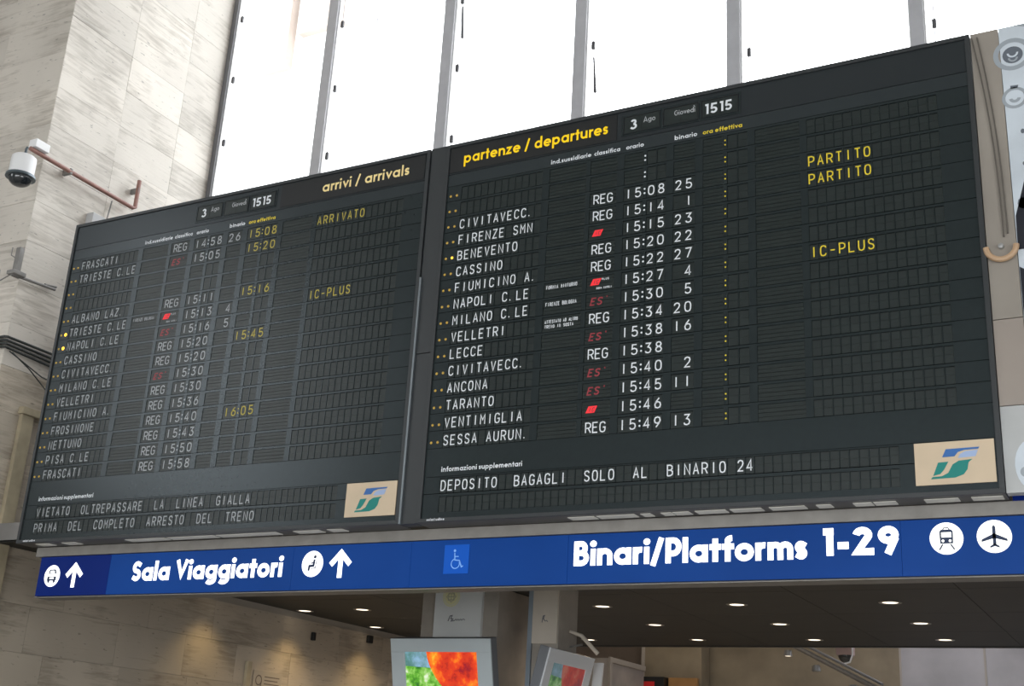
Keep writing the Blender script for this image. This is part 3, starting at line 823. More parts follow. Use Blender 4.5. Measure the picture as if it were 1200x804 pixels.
def board(name, X, rows, info, spec):
    root = empty(name, (X, 0, 3.3))
    D = -3.3
    dull_ink = spec.get('dull_ink', False)  # duller print colours for a board that asks for them
    ink = lambda c: {'print_white': 'print_white_dull', 'print_yellow': 'print_yellow_dull'}.get(c, c) if dull_ink else c
    def part(mb, n, label=None, smooth=False, parent=None, loc=None):
        return mb.build(n, parent or root, label, smooth, loc)
    # housing
    mb = MB()
    mb.box(-BW, 0, 0.032, 0.16, 0.004, 3.0, 'board_frame')
    part(mb, 'housing')
    mb = MB(); mb.box(-BW, 0, 0.0, 0.185, 0, 0.004, 'underside'); part(mb, 'underside_panel')
    # outer frame: four profiles
    for n, bx in (('frame_profile', (-BW, 0, 0, 0.032, 2.972, 3.0)), ('frame_profile', (-BW, 0, 0, 0.032, 0.004, 0.030)),
                  ('frame_profile', (-BW, -BW + 0.03, 0, 0.032, 0.030, 2.972)), ('frame_profile', (-0.03, 0, 0, 0.032, 0.030, 2.972))):
        mb = MB(); mb.box(*bx, 'board_frame', 0.002); part(mb, n)
    # header band
    mb = MB()
    mb.box(-BW + 0.03, -0.03, PY, 0.032, 2.740, 2.972, 'board_header')
    part(mb, 'header_panel')
    tb = spec['title_box']
    mb = MB(); mb.box(tb[0], tb[1], PY - 0.004, PY - 0.0002, 2.752, 2.962, 'board_black'); tp = part(mb, 'title_panel')
    mb = MB(); geo_line(mb, spec['title'], spec['tx'][0], spec['tx'][1], 6.116 + D, 0.098, 0.165, PY - 0.0062, spec['tcol'], sp=0.13)
    part(mb, 'title_lettering', parent=tp)
    # date and clock windows
    mb = MB()
    mb.box(-2.415, -1.515, PY - 0.004, PY - 0.0002, 2.768, 2.940, 'board_plate'); dp = part(mb, 'date_panel')
    Zb = 6.110 + D
    for (a, c) in ((-2.395, -2.115), (-2.088, -1.825), (-1.800, -1.535)):
        mb = MB()
        mb.box(a, c, PY - 0.0046, PY - 0.0042, 2.785, 2.920, 'recess')
        mb.box(a, c, PY - 0.009, PY - 0.0046, 2.781, 2.785, 'board_header'); mb.box(a, c, PY - 0.009, PY - 0.0046, 2.920, 2.924, 'board_header')
        mb.box(a - .004, a, PY - 0.009, PY - 0.0046, 2.781, 2.924, 'board_header'); mb.box(c, c + .004, PY - 0.009, PY - 0.0046, 2.781, 2.924, 'board_header')
        mb.box(a + .006, (a + c) / 2 - .002, PY - 0.0060, PY - 0.0048, 2.790, 2.915, 'flap'); mb.box((a + c) / 2 + .002, c - .006, PY - 0.0060, PY - 0.0048, 2.790, 2.915, 'flap')
        Y = PY - 0.0072
        if a < -2.3:
            geo_line(mb, '3', -2.345, -2.290, Zb, 0.080, 0.17, Y, 'print_white')
            geo_line(mb, 'Ago', -2.238, -2.150, Zb + 0.040, 0.042, 0.13, Y, 'print_pale', sp=.14)
        elif a < -2.0:
            geo_line(mb, 'Giovedi', -2.004, -1.850, Zb + 0.040, 0.042, 0.13, Y, 'print_pale', sp=.14)
            mb.poly([(-1.856, Zb + .085), (-1.848, Zb + .081), (-1.856, Zb + .093), (-1.863, Zb + .096)], Y, 'print_pale')
        else:
            geo_line(mb, '15', -1.772, -1.684, Zb, 0.080, 0.17, Y, 'print_white', sp=.12)
            geo_line(mb, '15', -1.664, -1.578, Zb, 0.080, 0.17, Y, 'print_white', sp=.12)
        part(mb, 'date_window', parent=dp)
    # column headings
    ztop_rows = Z0 + D + CELL_HI + 0.0211
    mb = MB(); mb.box(-BW + 0.03, -0.03, PY, 0.032, ztop_rows, 2.736, 'board_band'); hb = part(mb, 'heading_panel')
    for t, a, c, col in (('ind.sussidiarie', -2.977, -2.650, 'print_white'), ('classifica', -2.625, -2.420, 'print_white'), ('orario', -2.373, -2.237, 'print_white'),
                         ('binario', -2.002, -1.835, 'print_white'), ('ora effettiva', -1.793, -1.508, 'print_yellow')):
        mb = MB(); geo_line(mb, t, a, c, 5.957 + D, 0.036, 0.17, PY - 0.0012, col, sp=.12); part(mb, 'column_heading', parent=hb)
    # rows
    for r, row in enumerate(rows):
        zr = Z0 + D - r * RP
        ro = link('train_row', ROW_ME, root, None, (0, 0, zr))
        name, cls, tm, pl, eff, rem, route, lit = row
        for k in (0, 1):
            mb = MB()
            on_ = lit and k == 1
            r_ = 0.0165 if (on_ and lit == 2) else 0.0105
            mb.lathe([(0.0, -0.007), (r_ * .6, -0.006), (r_, -0.001), (r_, 0.003)], (-3.836 + k * 0.054, PY, 0.028), 'lamp_lit' if on_ else 'lamp_dim', 8, 'y')
            mb.build('signal_lamp', ro, 'brightly lit amber lamp' if on_ else None)
        for off, col, show in ((0.0, 'print_white', bool(tm) or spec['blank_colon']), (0.592, 'print_yellow', spec['eff_colon'] or bool(eff))):
            if show:
                pair_of_dots(ro, T_X + off + 0.161, ink(col), 0.0075 if off == 0 else 0.006)
        i = j = 0
        for kind, a, c in CELLS:
            w = c - a
            if kind == 'letter':
                me = letter_flap(name[i] if i < len(name) else ' ', w, ink('print_white')); i += 1; nm = 'letter_flap'
            elif kind == 'remark':
                me = letter_flap(rem[j] if j < len(rem) else ' ', w, ink('print_yellow')); j += 1; nm = 'remark_flap'
            elif kind == 'route':
                me = route_flap(route, ink('print_white')); nm = 'route_flap'
            elif kind == 'class':
                me = class_flap(cls, ink('print_white')); nm = 'train_class_flap'
            elif kind == 'platform':
                me = digits_flap(pl.rjust(2) if pl else '  ', w, 0.077, ink('print_white'), 'P'); nm = 'platform_flap'
            elif kind == 'notice':
                me = flap_me('N', w, FH, None, 1); nm = 'notice_flap'
            else:
                e = a > -1.85
                s = (eff if e else tm) or '    '
                col = ink('print_yellow' if e else 'print_white')
                if kind == 'hour':
                    me = digits_flap(s[:2], w, 0.0735, col, 'H'); nm = 'hour_flap'
                else:
                    q = 2 if abs(a - (T_X + (0.592 if e else 0) + 0.176)) < 0.01 else 3
                    me = letter_flap(s[q], w, col, 0.049, 0.009); nm = 'minute_flap'
            link(nm, me, ro, None, (a, 0, CELL_LO))
    # band under the rows
    zend = Z0 + D - 15 * RP + CELL_LO
    mb = MB(); mb.box(-BW + 0.03, -0.03, PY, 0.032, 0.330, zend - 0.003, 'board_plate'); lp = part(mb, 'lower_panel')
    mb = MB(); geo_line(mb, 'informazioni supplementari', -3.732, -3.085, 3.663 + D, 0.038, 0.17, PY - 0.0012, 'print_white', sp=.12); part(mb, 'information_heading', parent=lp)
    # two information rows
    NI = 54
    icells = [(-3.735 + q * 0.0587, -3.735 + q * 0.0587 + 0.0525) for q in range(NI)]
    for k, (t, zb) in enumerate(zip(info, (3.524 + D, 3.389 + D))):
        me = rails(icells, -BW + 0.03, -0.03, CELL_LO, CELL_HI, 0.330 - zb if k == 0 else CELL_HI + 0.0245, CELL_LO if k == 0 else 0.030 - zb).mesh('information_row')
        ro = link('information_row', me, root, None, (0, 0, zb))
        for q, (a, c) in enumerate(icells):
            link('letter_flap', letter_flap(t[q] if q < len(t) else ' ', c - a, ink('print_white')), ro, None, (a, 0, CELL_LO))
    # railway emblem
    mb = MB()
    x0, x1, z0, z1 = -0.482, -0.040, 0.070, 0.322
    mb.box(x0, x1, PY - 0.008, PY - 0.0005, z0, z1, 'logo_panel')
    lg = part(mb, 'emblem_panel', 'cream panel with blue and green railway emblem')
    U = lambda u, v: (x0 + u * (x1 - x0), z1 - v * (z1 - z0))
    mb = MB(); Y = PY - 0.0095
    for pts, m in (([(.40, .18), (.82, .17), (.805, .215), (.63, .225), (.55, .265), (.505, .36), (.35, .365)], 'logo_blue'),
                   ([(.64, .255), (.80, .235), (.765, .385), (.545, .405), (.575, .31)], 'logo_light'),
                   ([(.295, .485), (.425, .475), (.365, .66), (.315, .755), (.225, .79)], 'logo_green'),
                   ([(.195, .865), (.215, .815), (.335, .805), (.415, .735), (.475, .545), (.555, .465), (.725, .445), (.675, .515), (.655, .68), (.605, .79), (.50, .855)], 'logo_green')):
        mb.poly([U(*q) for q in pts][::-1], Y, m)
    mb.build('emblem', lg)
    mb = MB(); geo_line(mb, 'solari udine', -3.815, -3.670, 3.312 + D, 0.018, 0.20, -0.0012, 'print_white', sp=.12); part(mb, 'maker_lettering')
    return root

B = ('', '', '', '', '', '', [], 0)
dep_rows = [B, B,
 ('CIVITAVECC.', 'REG', '1508', '25', '', 'PARTITO', [], 0),
 ('FIRENZE SMN', 'REG', '1514', '1', '', 'PARTITO', [], 0),
 ('BENEVENTO', 'IC', '1515', '23', '', '', [], 1),
 ('CASSINO', 'REG', '1520', '22', '', '', [], 0),
 ('FIUMICINO A.', 'REG', '1522', '27', '', '', [], 0),
 ('NAPOLI C.LE', 'IC+', '1527', '4', '', 'IC-PLUS', ['FORMIA MINTURNO'], 0),
 ('MILANO C.LE', 'ES*', '1530', '5', '', '', ['FIRENZE BOLOGNA'], 0),
 ('VELLETRI', 'REG', '1534', '20', '', '', ['ATTESTATO AD ALTRO', 'TRENO IN SOSTA'], 0),
 ('LECCE', 'ES*', '1538', '16', '', '', [], 0),
 ('CIVITAVECC.', 'REG', '1538', '', '', '', [], 0),
 ('ANCONA', 'ES*', '1540', '2', '', '', [], 0),
 ('TARANTO', 'ES*', '1545', '11', '', '', [], 0),
 ('VENTIMIGLIA', 'IC', '1546', '', '', '', [], 0),
 ('SESSA AURUN.', 'REG', '1549', '13', '', '', [], 0)]
arr_rows = [
 ('FRASCATI', 'REG', '1458', '26', '1508', 'ARRIVATO', [], 0),
 ('TRIESTE C.LE', 'ES*', '1505', '', '1520', '', [], 0), B, B,
 ('ALBANO LAZ.', 'REG', '1511', '', '1516', '', [], 0),
 ('TRIESTE C.LE', 'IC+', '1513', '4', '', 'IC-PLUS', ['FIRENZE BOLOGNA'], 2),
 ('NAPOLI C.LE', 'ES*', '1516', '5', '', '', [], 2),
 ('CASSINO', 'REG', '1520', '', '1545', '', [], 0),
 ('CIVITAVECC.', 'REG', '1520', '', '', '', [], 0),
 ('MILANO C.LE', 'ES*', '1530', '', '', '', [], 0),
 ('VELLETRI', 'REG', '1530', '', '', '', [], 0),
 ('FIUMICINO A.', 'REG', '1536', '', '', '', [], 0),
 ('FROSINONE', 'REG', '1540', '', '1605', '', [], 0),
 ('NETTUNO', 'REG', '1543', '', '', '', [], 0),
 ('PISA C.LE', 'REG', '1550', '', '', '', [], 0),
 ('FRASCATI', 'REG', '1558', '', '', '', [], 0)]
dep = board('departures_board', 0.0, dep_rows,
      ('DEPOSITO  BAGAGLI  SOLO  AL  BINARIO 24', ''),
      dict(title='partenze / departures', tx=(-3.738, -2.520), title_box=(-3.865, -2.450), tcol='print_gold', blank_colon=True, eff_colon=True))
tag(dep, 'black split-flap departures board with yellow partenze / departures title, right of the pair', 'board', 'split-flap train boards above the blue sign')
arr = board('arrivals_board', -4.040, arr_rows,
      ('VIETATO  OLTREPASSARE  LA  LINEA  GIALLA', 'PRIMA  DEL  COMPLETO  ARRESTO  DEL  TRENO'),
      dict(title='arrivi / arrivals', tx=(-1.040, -0.190), title_box=(-1.475, -0.045), dull_ink=True, tcol='print_cream', blank_colon=False, eff_colon=False))
arr.location.x = -4.052
tag(arr, 'black split-flap arrivals board with pale arrivi / arrivals title, left of the pair', 'board', 'split-flap train boards above the blue sign')

# post between the two boards
cp = empty('divider_post', (-3.976, 0, 3.3))
for z0, z1 in ((0.0, 1.28), (1.285, 3.005)):
    mb = MB(); mb.box(-0.070, 0.070, 0.012, 0.12, z0, z1, 'board_frame', 0.003); mb.build('cover_strip', cp)
mb = MB(); mb.box(-0.074, -0.058, -0.004, 0.012, 0.0, 1.9, 'frame_edge', 0.001); mb.build('edge_strip', cp, 'thin shiny metal edge')
tag(cp, 'narrow dark upright post between the arrivals and departures boards', 'post')

# pale faintly glowing strips painted in for blurred reflections under the boards
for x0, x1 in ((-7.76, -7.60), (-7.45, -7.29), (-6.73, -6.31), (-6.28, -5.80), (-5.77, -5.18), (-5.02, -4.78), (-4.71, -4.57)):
    mb = MB(); mb.box(x0 + 4.052, x1 + 4.052, 0.045, 0.135, -0.006, -0.001, 'pale_reflection', 0.002); mb.build('reflection_strip', arr)
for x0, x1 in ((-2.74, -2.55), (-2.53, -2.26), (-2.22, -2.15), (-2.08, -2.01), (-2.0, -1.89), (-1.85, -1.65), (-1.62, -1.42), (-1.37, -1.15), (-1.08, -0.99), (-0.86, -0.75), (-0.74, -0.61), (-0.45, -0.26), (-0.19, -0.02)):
    mb = MB(); mb.box(x0, x1, 0.045, 0.135, -0.006, -0.001, 'pale_reflection', 0.002); mb.build('reflection_strip', dep)

# ================================================================== BLUE SIGN
SY = 0.20
sg = empty('direction_sign', (-3.4, SY, 2.87))
ox, oy, oz = -3.4, SY, 2.87
def sb(mb, n, parent=None, label=None):
    mb.v = [(x - ox, y - oy, z - oz) for x, y, z in mb.v] if parent is None else [(x - ox, y - oy, z - oz) for x, y, z in mb.v]
    return mb.build(n, parent or sg, label)
seams = [-7.835, -7.01, -5.11, -4.05, -2.80, -0.62, 1.4]
panels = []
for i, (a, c) in enumerate(zip(seams[:-1], seams[1:])):
    mb = MB(); mb.box(a + 0.0015, c - 0.0015, SY, SY + 0.02, 2.884, 3.212, 'sign_blue_dark' if i == 0 else 'sign_blue')  # end panel coloured darker, imitating the uneven reflection along the sign
    panels.append(sb(mb, 'sign_panel', None, 'blue end panel, coloured darker for missing reflection' if i == 0 else None))
mb = MB(); mb.box(-7.835, 1.4, SY + 0.021, SY + 0.16, 2.875, 3.215, 'beam_dark'); sb(mb, 'sign_housing')
mb = MB(); mb.box(-7.835, 1.4, SY - 0.004, SY + 0.16, 2.868, 2.8745, 'steel_grey'); sb(mb, 'bottom_trim')
LY = SY - 0.003
def on_panel(mb, n, i):
    return sb(mb, n, panels[i])
on_panel(word_mesh('Binari/Platforms', -2.755, -1.178, 3.000, 0.165, 0.215, LY, 'sign_white', sp=0.045, xh=.68), 'sign_lettering', 4)
on_panel(word_mesh('1-29', -1.075, -0.628, 3.016, 0.165, 0.225, LY, 'sign_white', sp=0.10), 'sign_lettering', 4)
on_panel(word_mesh('Sala Viaggiatori', -6.745, -5.200, 2.986, 0.160, 0.215, LY, 'sign_white', sp=0.055, xh=.68), 'sign_lettering', 1)
def arrow(mb, cx, z0, z1, m):
    mb.ribbon([(cx, z0), (cx, z1 - 0.03)], 0.042, LY, m)
    mb.ribbon([(cx - 0.088, z1 - 0.112), (cx, z1 - 0.024), (cx + 0.088, z1 - 0.112)], 0.042, LY - 0.0004, m)
mb = MB(); arrow(mb, -7.405, 2.948, 3.156, 'sign_white'); on_panel(mb, 'arrow', 0)
mb = MB(); arrow(mb, -4.665, 2.966, 3.176, 'sign_white'); on_panel(mb, 'arrow', 2)
# bus / taxi pictogram
mb = MB(); c = (-7.665, 3.050); mb.disc(c, 0.092, LY, 'sign_white')
Y2 = LY - 0.001
mb.poly([(c[0] - .045, c[1] + .018), (c[0] - .035, c[1] + .055), (c[0] + .035, c[1] + .055), (c[0] + .050, c[1] + .018)], Y2, 'pict_blue')
mb.poly([(c[0] - .028, c[1] + .024), (c[0] - .022, c[1] + .045), (c[0] + .022, c[1] + .045), (c[0] + .030, c[1] + .024)], Y2 - .0005, 'sign_white')
mb.poly([(c[0] - .052, c[1] - .040), (c[0] - .052, c[1] - .005), (c[0] + .052, c[1] - .005), (c[0] + .052, c[1] - .040)][::-1], Y2, 'pict_blue')
mb.poly([(c[0] - .026, c[1] - .026), (c[0] - .026, c[1] - .012), (c[0] + .026, c[1] - .012), (c[0] + .026, c[1] - .026)][::-1], Y2 - .0005, 'sign_white')
mb.disc((c[0] - .033, c[1] - .046), .013, Y2 - .0003, 'pict_blue', 12); mb.disc((c[0] + .033, c[1] - .046), .013, Y2 - .0003, 'pict_blue', 12)
on_panel(mb, 'vehicle_pictogram', 0)
# waiting room pictogram: seated figure
mb = MB(); c = (-4.922, 3.076); mb.disc(c, 0.098, LY, 'sign_white')
mb.disc((c[0] + .020, c[1] + .052), .013, Y2, 'pict_blue', 14)
mb.ribbon([(c[0] + .017, c[1] + .034), (c[0] + .012, c[1] - .014), (c[0] - .026, c[1] - .016), (c[0] - .030, c[1] - .052)], .019, Y2, 'pict_blue')
mb.ribbon([(c[0] + .010, c[1] + .010), (c[0] - .012, c[1] + .004)], .010, Y2 - .0004, 'pict_blue')
mb.ribbon([(c[0] + .036, c[1] + .020), (c[0] + .030, c[1] - .032), (c[0] - .012, c[1] - .034)], .007, Y2, 'pict_blue')
on_panel(mb, 'waiting_room_pictogram', 2)
# train pictogram
mb = MB(); c = (-0.362, 3.096); mb.disc(c, 0.094, LY, 'sign_cream')
body = [(-.036, -.030), (.036, -.030), (.038, .040), (.028, .052), (-.028, .052), (-.038, .040)]
mb.poly([(c[0] + x, c[1] + z) for x, z in body], Y2, 'pict_blue')
mb.poly([(c[0] - .028, c[1] + .006), (c[0] + .028, c[1] + .006), (c[0] + .028, c[1] + .036), (c[0] - .028, c[1] + .036)], Y2 - .0005, 'sign_cream')
for s in (-1, 1):
    mb.disc((c[0] + s * .020, c[1] - .014), .008, Y2 - .0005, 'sign_cream', 12)
    mb.ribbon([(c[0] + s * .022, c[1] - .034), (c[0] + s * .042, c[1] - .066)], .008, Y2, 'pict_blue')
mb.ribbon([(c[0] - .018, c[1] + .052), (c[0] - .012, c[1] + .062), (c[0] + .012, c[1] + .062), (c[0] + .018, c[1] + .052)], .005, Y2, 'pict_blue')
on_panel(mb, 'train_pictogram', 5)
# aeroplane pictogram
mb = MB(); c = (-0.100, 3.098); mb.disc(c, 0.095, LY, 'sign_cream')
pl = [(0, .068), (.008, .054), (.009, .016), (.068, -.018), (.068, -.030), (.009, -.012), (.007, -.042), (.024, -.056), (.024, -.064), (0, -.058)]
full = pl + [(-x, z) for x, z in pl[::-1][1:-1]]
# wings, fuselage and tail as convex pieces
for q in ([(-.009, -.05), (.009, -.05), (.009, .054), (0, .068), (-.009, .054)], [(0, .018), (0, -.010), (.070, -.030), (.070, -.016)][::-1], [(0, .018), (0, -.010), (-.070, -.030), (-.070, -.016)],
          [(0, -.040), (0, -.056), (.026, -.066), (.026, -.056)][::-1], [(0, -.040), (0, -.056), (-.026, -.066), (-.026, -.056)]):
    mb.poly([(c[0] + x, c[1] + z) for x, z in q], Y2, 'pict_blue')
on_panel(mb, 'aeroplane_pictogram', 5)
# wheelchair plate
mb = MB(); mb.box(-3.768, -3.566, LY - 0.002, LY, 2.972, 3.176, 'pict_bright')
c = (-3.668, 3.062)
mb.ring((c[0] - .004, c[1] - .020), .030, .037, LY - .003, 'pict_line', 110, 380, 18)
mb.disc((c[0] - .014, c[1] + .072), .010, LY - .003, 'pict_line', 12)
mb.ribbon([(c[0] - .014, c[1] + .058), (c[0] - .010, c[1] + .006), (c[0] + .028, c[1] + .002), (c[0] + .046, c[1] - .044), (c[0] + .060, c[1] - .036)], .008, LY - .003, 'pict_line')
mb.ribbon([(c[0] - .012, c[1] + .030), (c[0] + .020, c[1] + .030)], .007, LY - .0034, 'pict_line')
on_panel(mb, 'wheelchair_plate', 3)
tag(sg, 'long blue backlit station sign with white lettering under the train boards', 'sign')

bm_ = MB(); bm_.box(-7.90, 1.4, SY - 0.010, SY + 0.18, 3.218, 3.297, 'beam', 0.004)
o = bm_.build('support_beam'); tag(o, 'grey metal beam between the train boards and the blue sign', 'beam')
b = MB(); b.box(0.012, 1.4, 0.22, 0.42, 3.300, 3.42, 'sign_blue_dark'); b.box(0.012, 1.4, 0.205, 0.42, 3.345, 3.352, 'pict_bright')
o = b.build('sign_casing'); tag(o, 'dark blue metal casing right of the departures board, above the grey beam', 'casing')

# ================================================================== PANEL RIGHT OF THE BOARDS
ap = empty('cladding_panel', (0.6, 0.02, 3.31)); 
def apb(mb, n, label=None, parent=None):
    mb.v = [(x - 0.6, y - 0.02, z - 3.31) for x, y, z in mb.v]
    return mb.build(n, parent or ap, label)
mb = MB(); mb.box(0.004, 0.170, 0.02, 0.10, 4.345, 6.305, 'clad_beige'); apb(mb, 'beige_sheet')
mb = MB(); mb.box(0.004, 0.170, 0.02, 0.10, 3.815, 4.340, 'clad_beige_low'); apb(mb, 'beige_sheet')
mb = MB(); mb.box(0.004, 1.2, 0.02, 0.10, 3.305, 3.810, 'clad_pale'); low = apb(mb, 'pale_sheet')
mb = MB(); mb.box(0.174, 1.2, 0.02, 0.10, 3.815, 6.305, 'clad_white'); po = apb(mb, 'glossy_sheet', 'pale glossy sheet with ring-shaped reflections coloured on')
mb = MB(); Y = 0.0185  # reflections in the glossy sheet drawn as flat coloured shapes
mb.ring((0.245, 6.10), 0.085, 0.115, Y, 'reflect_pale', 0, 360, 28)
mb.disc((0.245, 6.095), 0.060, Y, 'reflect_grey', 22); mb.ring((0.245, 6.11), 0.022, 0.034, Y - .0008, 'clad_white', 180, 360, 12)
mb.ring((0.245, 6.075), 0.018, 0.030, Y - .0010, 'reflect_pale', 180, 360, 12)
mb.ring((0.235, 5.79), 0.055, 0.075, Y, 'reflect_pale', 0, 360, 24); mb.ring((0.235, 5.79), 0.015, 0.035, Y - .0004, 'reflect_pale', 190, 350, 12)
mb.poly([(0.215, 5.855), (0.255, 5.855), (0.262, 5.875), (0.215, 5.878)], Y, 'reflect_grey')
mb.poly([(0.180, 4.99), (0.28, 5.34), (1.1, 5.6), (1.1, 4.77), (0.176, 4.77)][::-1], Y, 'reflect_navy')
mb.poly([(0.176, 3.95), (0.176, 4.66), (0.23, 4.62), (1.1, 4.60), (1.1, 3.95)][::-1], Y, 'reflect_navy')
mb.poly([(0.26, 6.305), (0.34, 6.305), (0.60, 6.24), (0.5, 6.22)], Y, 'reflect_pale')
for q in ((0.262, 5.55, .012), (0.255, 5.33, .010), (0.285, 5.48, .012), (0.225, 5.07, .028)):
    mb.disc(q[:2], q[2], Y, 'reflect_grey', 10, rz=1.4)
mb.v = [(x - 0.6, y - 0.02, z - 3.31) for x, y, z in mb.v]; mb.build('painted_reflections', po)
mb = MB(); mb.disc((0.16, 3.46), 0.10, 0.0185, 'clad_white', 24, rz=1.5); mb.disc((0.115, 3.42), 0.03, 0.018, 'reflect_pale', 16); mb.v = [(x - 0.6, y - 0.02, z - 3.31) for x, y, z in mb.v]; mb.build('pale_roundel', low)
tag(ap, 'tall panel right of the departures board, beige strip beside a pale glossy sheet with reflections coloured on', 'panel')
# reflection of a hanging lamp, built as a half ring and two cords
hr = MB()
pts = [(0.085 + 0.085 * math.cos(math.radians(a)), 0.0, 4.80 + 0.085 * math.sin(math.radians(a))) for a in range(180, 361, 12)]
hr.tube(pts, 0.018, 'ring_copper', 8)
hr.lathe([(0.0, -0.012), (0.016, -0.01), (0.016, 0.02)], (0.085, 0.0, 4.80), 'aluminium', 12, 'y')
o = hr.build('reflected_half_ring', smooth=True); tag(o, 'copper coloured half ring on the beige strip, a lamp reflection built as a solid', 'bracket')
for k, (a, c) in enumerate((((0.012), 0.105), ((0.045), 0.128))):
    mb = MB()
    n = 22
    pts = []
    for i in range(n):
        t = i / (n - 1)
        x = a + (c - a) * (1 - (1 - t) ** 2.2)
        pts.append((x, 0.010, 6.27 - t * (6.27 - 4.86 - 0.02 * k)))
    mb.tube(pts, 0.0050, 'cable_dark', 6)
    o = mb.build('reflected_cord', smooth=True)
    tag(o, ('thin dark cord of a built lamp reflection on the beige strip, the one nearer the departures board', 'thin dark cord of a built lamp reflection on the beige strip, the one nearer the glossy sheet')[k], 'cable', 'reflected lamp cords on the beige strip')

# ================================================================== THINGS ON THE LEFT WALL
PX = -8.70
pp = empty('camera_bracket_pipe', (PX, 1.32, 7.20))
def rel(mb, n, root, label=None, smooth=True, parent=None):
    L = root.location
    mb.v = [(x - L[0], y - L[1], z - L[2]) for x, y, z in mb.v]
    return mb.build(n, parent or root, label, smooth)
mb = MB(); mb.tube([(PX, -0.10, 7.215), (PX, 1.30, 7.20), (PX, 1.33, 7.22), (PX, 1.33, 7.54)], 0.023, 'pipe_red', 10); rel(mb, 'bent_pipe', pp)
for y, z in ((0.42, 7.21), (1.33, 7.42)):
    mb = MB(); mb.box(XW + 0.002, PX + 0.02, y - 0.015, y + 0.015, z - 0.03, z + 0.03, 'steel_grey', 0.003); rel(mb, 'wall_clamp', pp)
tag(pp, 'reddish bent pipe bracket on the left stone wall that carries the dome camera', 'bracket')
cc = empty('dome_camera', (-8.70, -0.14, 7.19))
mb = MB(); mb.tube([(PX, -0.14, 7.10), (PX, -0.14, 7.185), (PX, -0.13, 7.21)], 0.013, 'cctv_rim', 8); rel(mb, 'hanger', cc)
mb = MB(); mb.lathe([(0, 0.225), (0.100, 0.220), (0.117, 0.205), (0.119, 0.17), (0.119, 0.02), (0.12, 0.0), (0, 0.0)], (PX, -0.14, 6.88), 'cctv_white', 28); rel(mb, 'camera_body', cc)
mb = MB(); mb.lathe([(0.118, 0.018), (0.140, 0.012), (0.142, -0.012), (0.118, -0.016), (0.10, -0.010)], (PX, -0.14, 6.88), 'cctv_rim', 28); rel(mb, 'camera_rim', cc)
mb = MB(); mb.lathe([(0.112 * math.cos(math.radians(a)), -0.085 * math.sin(math.radians(a))) for a in range(0, 91, 10)], (PX, -0.14, 6.865), 'dome', 24); rel(mb, 'glass_dome', cc)
tag(cc, 'white dome security camera hanging from the reddish pipe at upper left', 'camera')
mb = MB(); mb.box(PX - 0.05, PX + 0.055, -0.085, 0.085, 7.238, 7.325, 'cctv_white', 0.006)
o = mb.build('junction_box'); tag(o, 'small white junction box on top of the reddish pipe by the dome camera', 'box')
mb = MB(); mb.tube([(XW + 0.03, 1.07, 7.19), (XW + 0.03, 1.04, 6.92)], 0.008, 'steel_grey', 6); mb.tube([(XW + 0.03, 1.04, 6.92), (XW + 0.03, 0.95, 6.88)], 0.008, 'steel_grey', 6)
o = mb.build('thin_conduit', smooth=True); tag(o, 'thin grey conduit dropping from the reddish pipe to a grey box', 'conduit')
mb = MB(); mb.box(XW, XW + 0.10, 0.80, 0.96, 6.80, 6.93, 'box_grey', 0.006); 
o = mb.build('electric_box'); tag(o, 'small grey electric box on the stone wall just above the arrivals board', 'box')
# bracket with prongs at the corner
wb = empty('pronged_bracket', (XW + 0.05, 0.05, 5.95))
mb = MB(); mb.tube([(XW + 0.05, 0.02, 5.93), (XW + 0.05, 0.55, 5.97)], 0.016, 'steel_grey', 8); mb.tube([(XW + 0.05, 0.42, 5.975), (XW + 0.05, 0.56, 6.00)], 0.012, 'steel_grey', 6); rel(mb, 'arm', wb)
mb = MB(); mb.box(XW + 0.02, XW + 0.08, 0.04, 0.09, 5.98, 6.22, 'steel_grey', 0.004); mb.box(XW + 0.0, XW + 0.11, 0.0, 0.14, 5.93, 5.97, 'steel_grey', 0.004); rel(mb, 'upright_plate', wb)
for p, q in (((XW - 0.06, 0.06, 6.16), (XW + 0.05, 0.05, 6.10)), ((XW - 0.20, 0.03, 5.86), (XW + 0.02, 0.03, 5.93)), ((XW - 0.20, 0.03, 5.86), (XW - 0.21, 0.03, 6.03)), ((XW - 0.12, 0.02, 5.88), (XW - 0.13, 0.02, 6.00)), ((XW - 0.06, 0.06, 6.16), (XW - 0.06, 0.06, 6.24))):
    mb = MB(); mb.tube([p, q], 0.006, 'steel_grey', 6); rel(mb, 'prong', wb)
tag(wb, 'grey metal bracket with prongs at the corner of the left stone wall', 'bracket')
# cables round the corner
cb = empty('cable_bundle', (XW + 0.02, 0.3, 5.27))
for k in range(4):
    mb = MB(); z = 5.335 - k * 0.034
    mb.tube([(XW - 0.42, YF - 0.025, z - 0.01), (XW + 0.0, YF - 0.028, z), (XW + 0.024, YF - 0.01, z), (XW + 0.026, YF + 0.3, z - 0.004 * k), (XW + 0.026, 1.6, z - 0.02 * k)], 0.013, 'cable_black', 7)
    rel(mb, 'cable', cb)
mb = MB(); mb.tube([(XW + 0.035, 0.22, 5.20), (XW + 0.035, 0.45, 5.10), (XW + 0.035, 0.75, 4.92), (XW + 0.035, 1.2, 4.84)], 0.006, 'cable_black', 6); rel(mb, 'sagging_cable', cb)
mb = MB(); mb.tube([(XW + 0.04, 0.18, 5.20), (XW + 0.04, 0.60, 5.07), (XW + 0.04, 1.3, 5.02)], 0.006, 'cable_black', 6); rel(mb, 'sagging_cable', cb)
tag(cb, 'bundle of black cables wrapping round the left wall corner beside the arrivals board', 'cables')
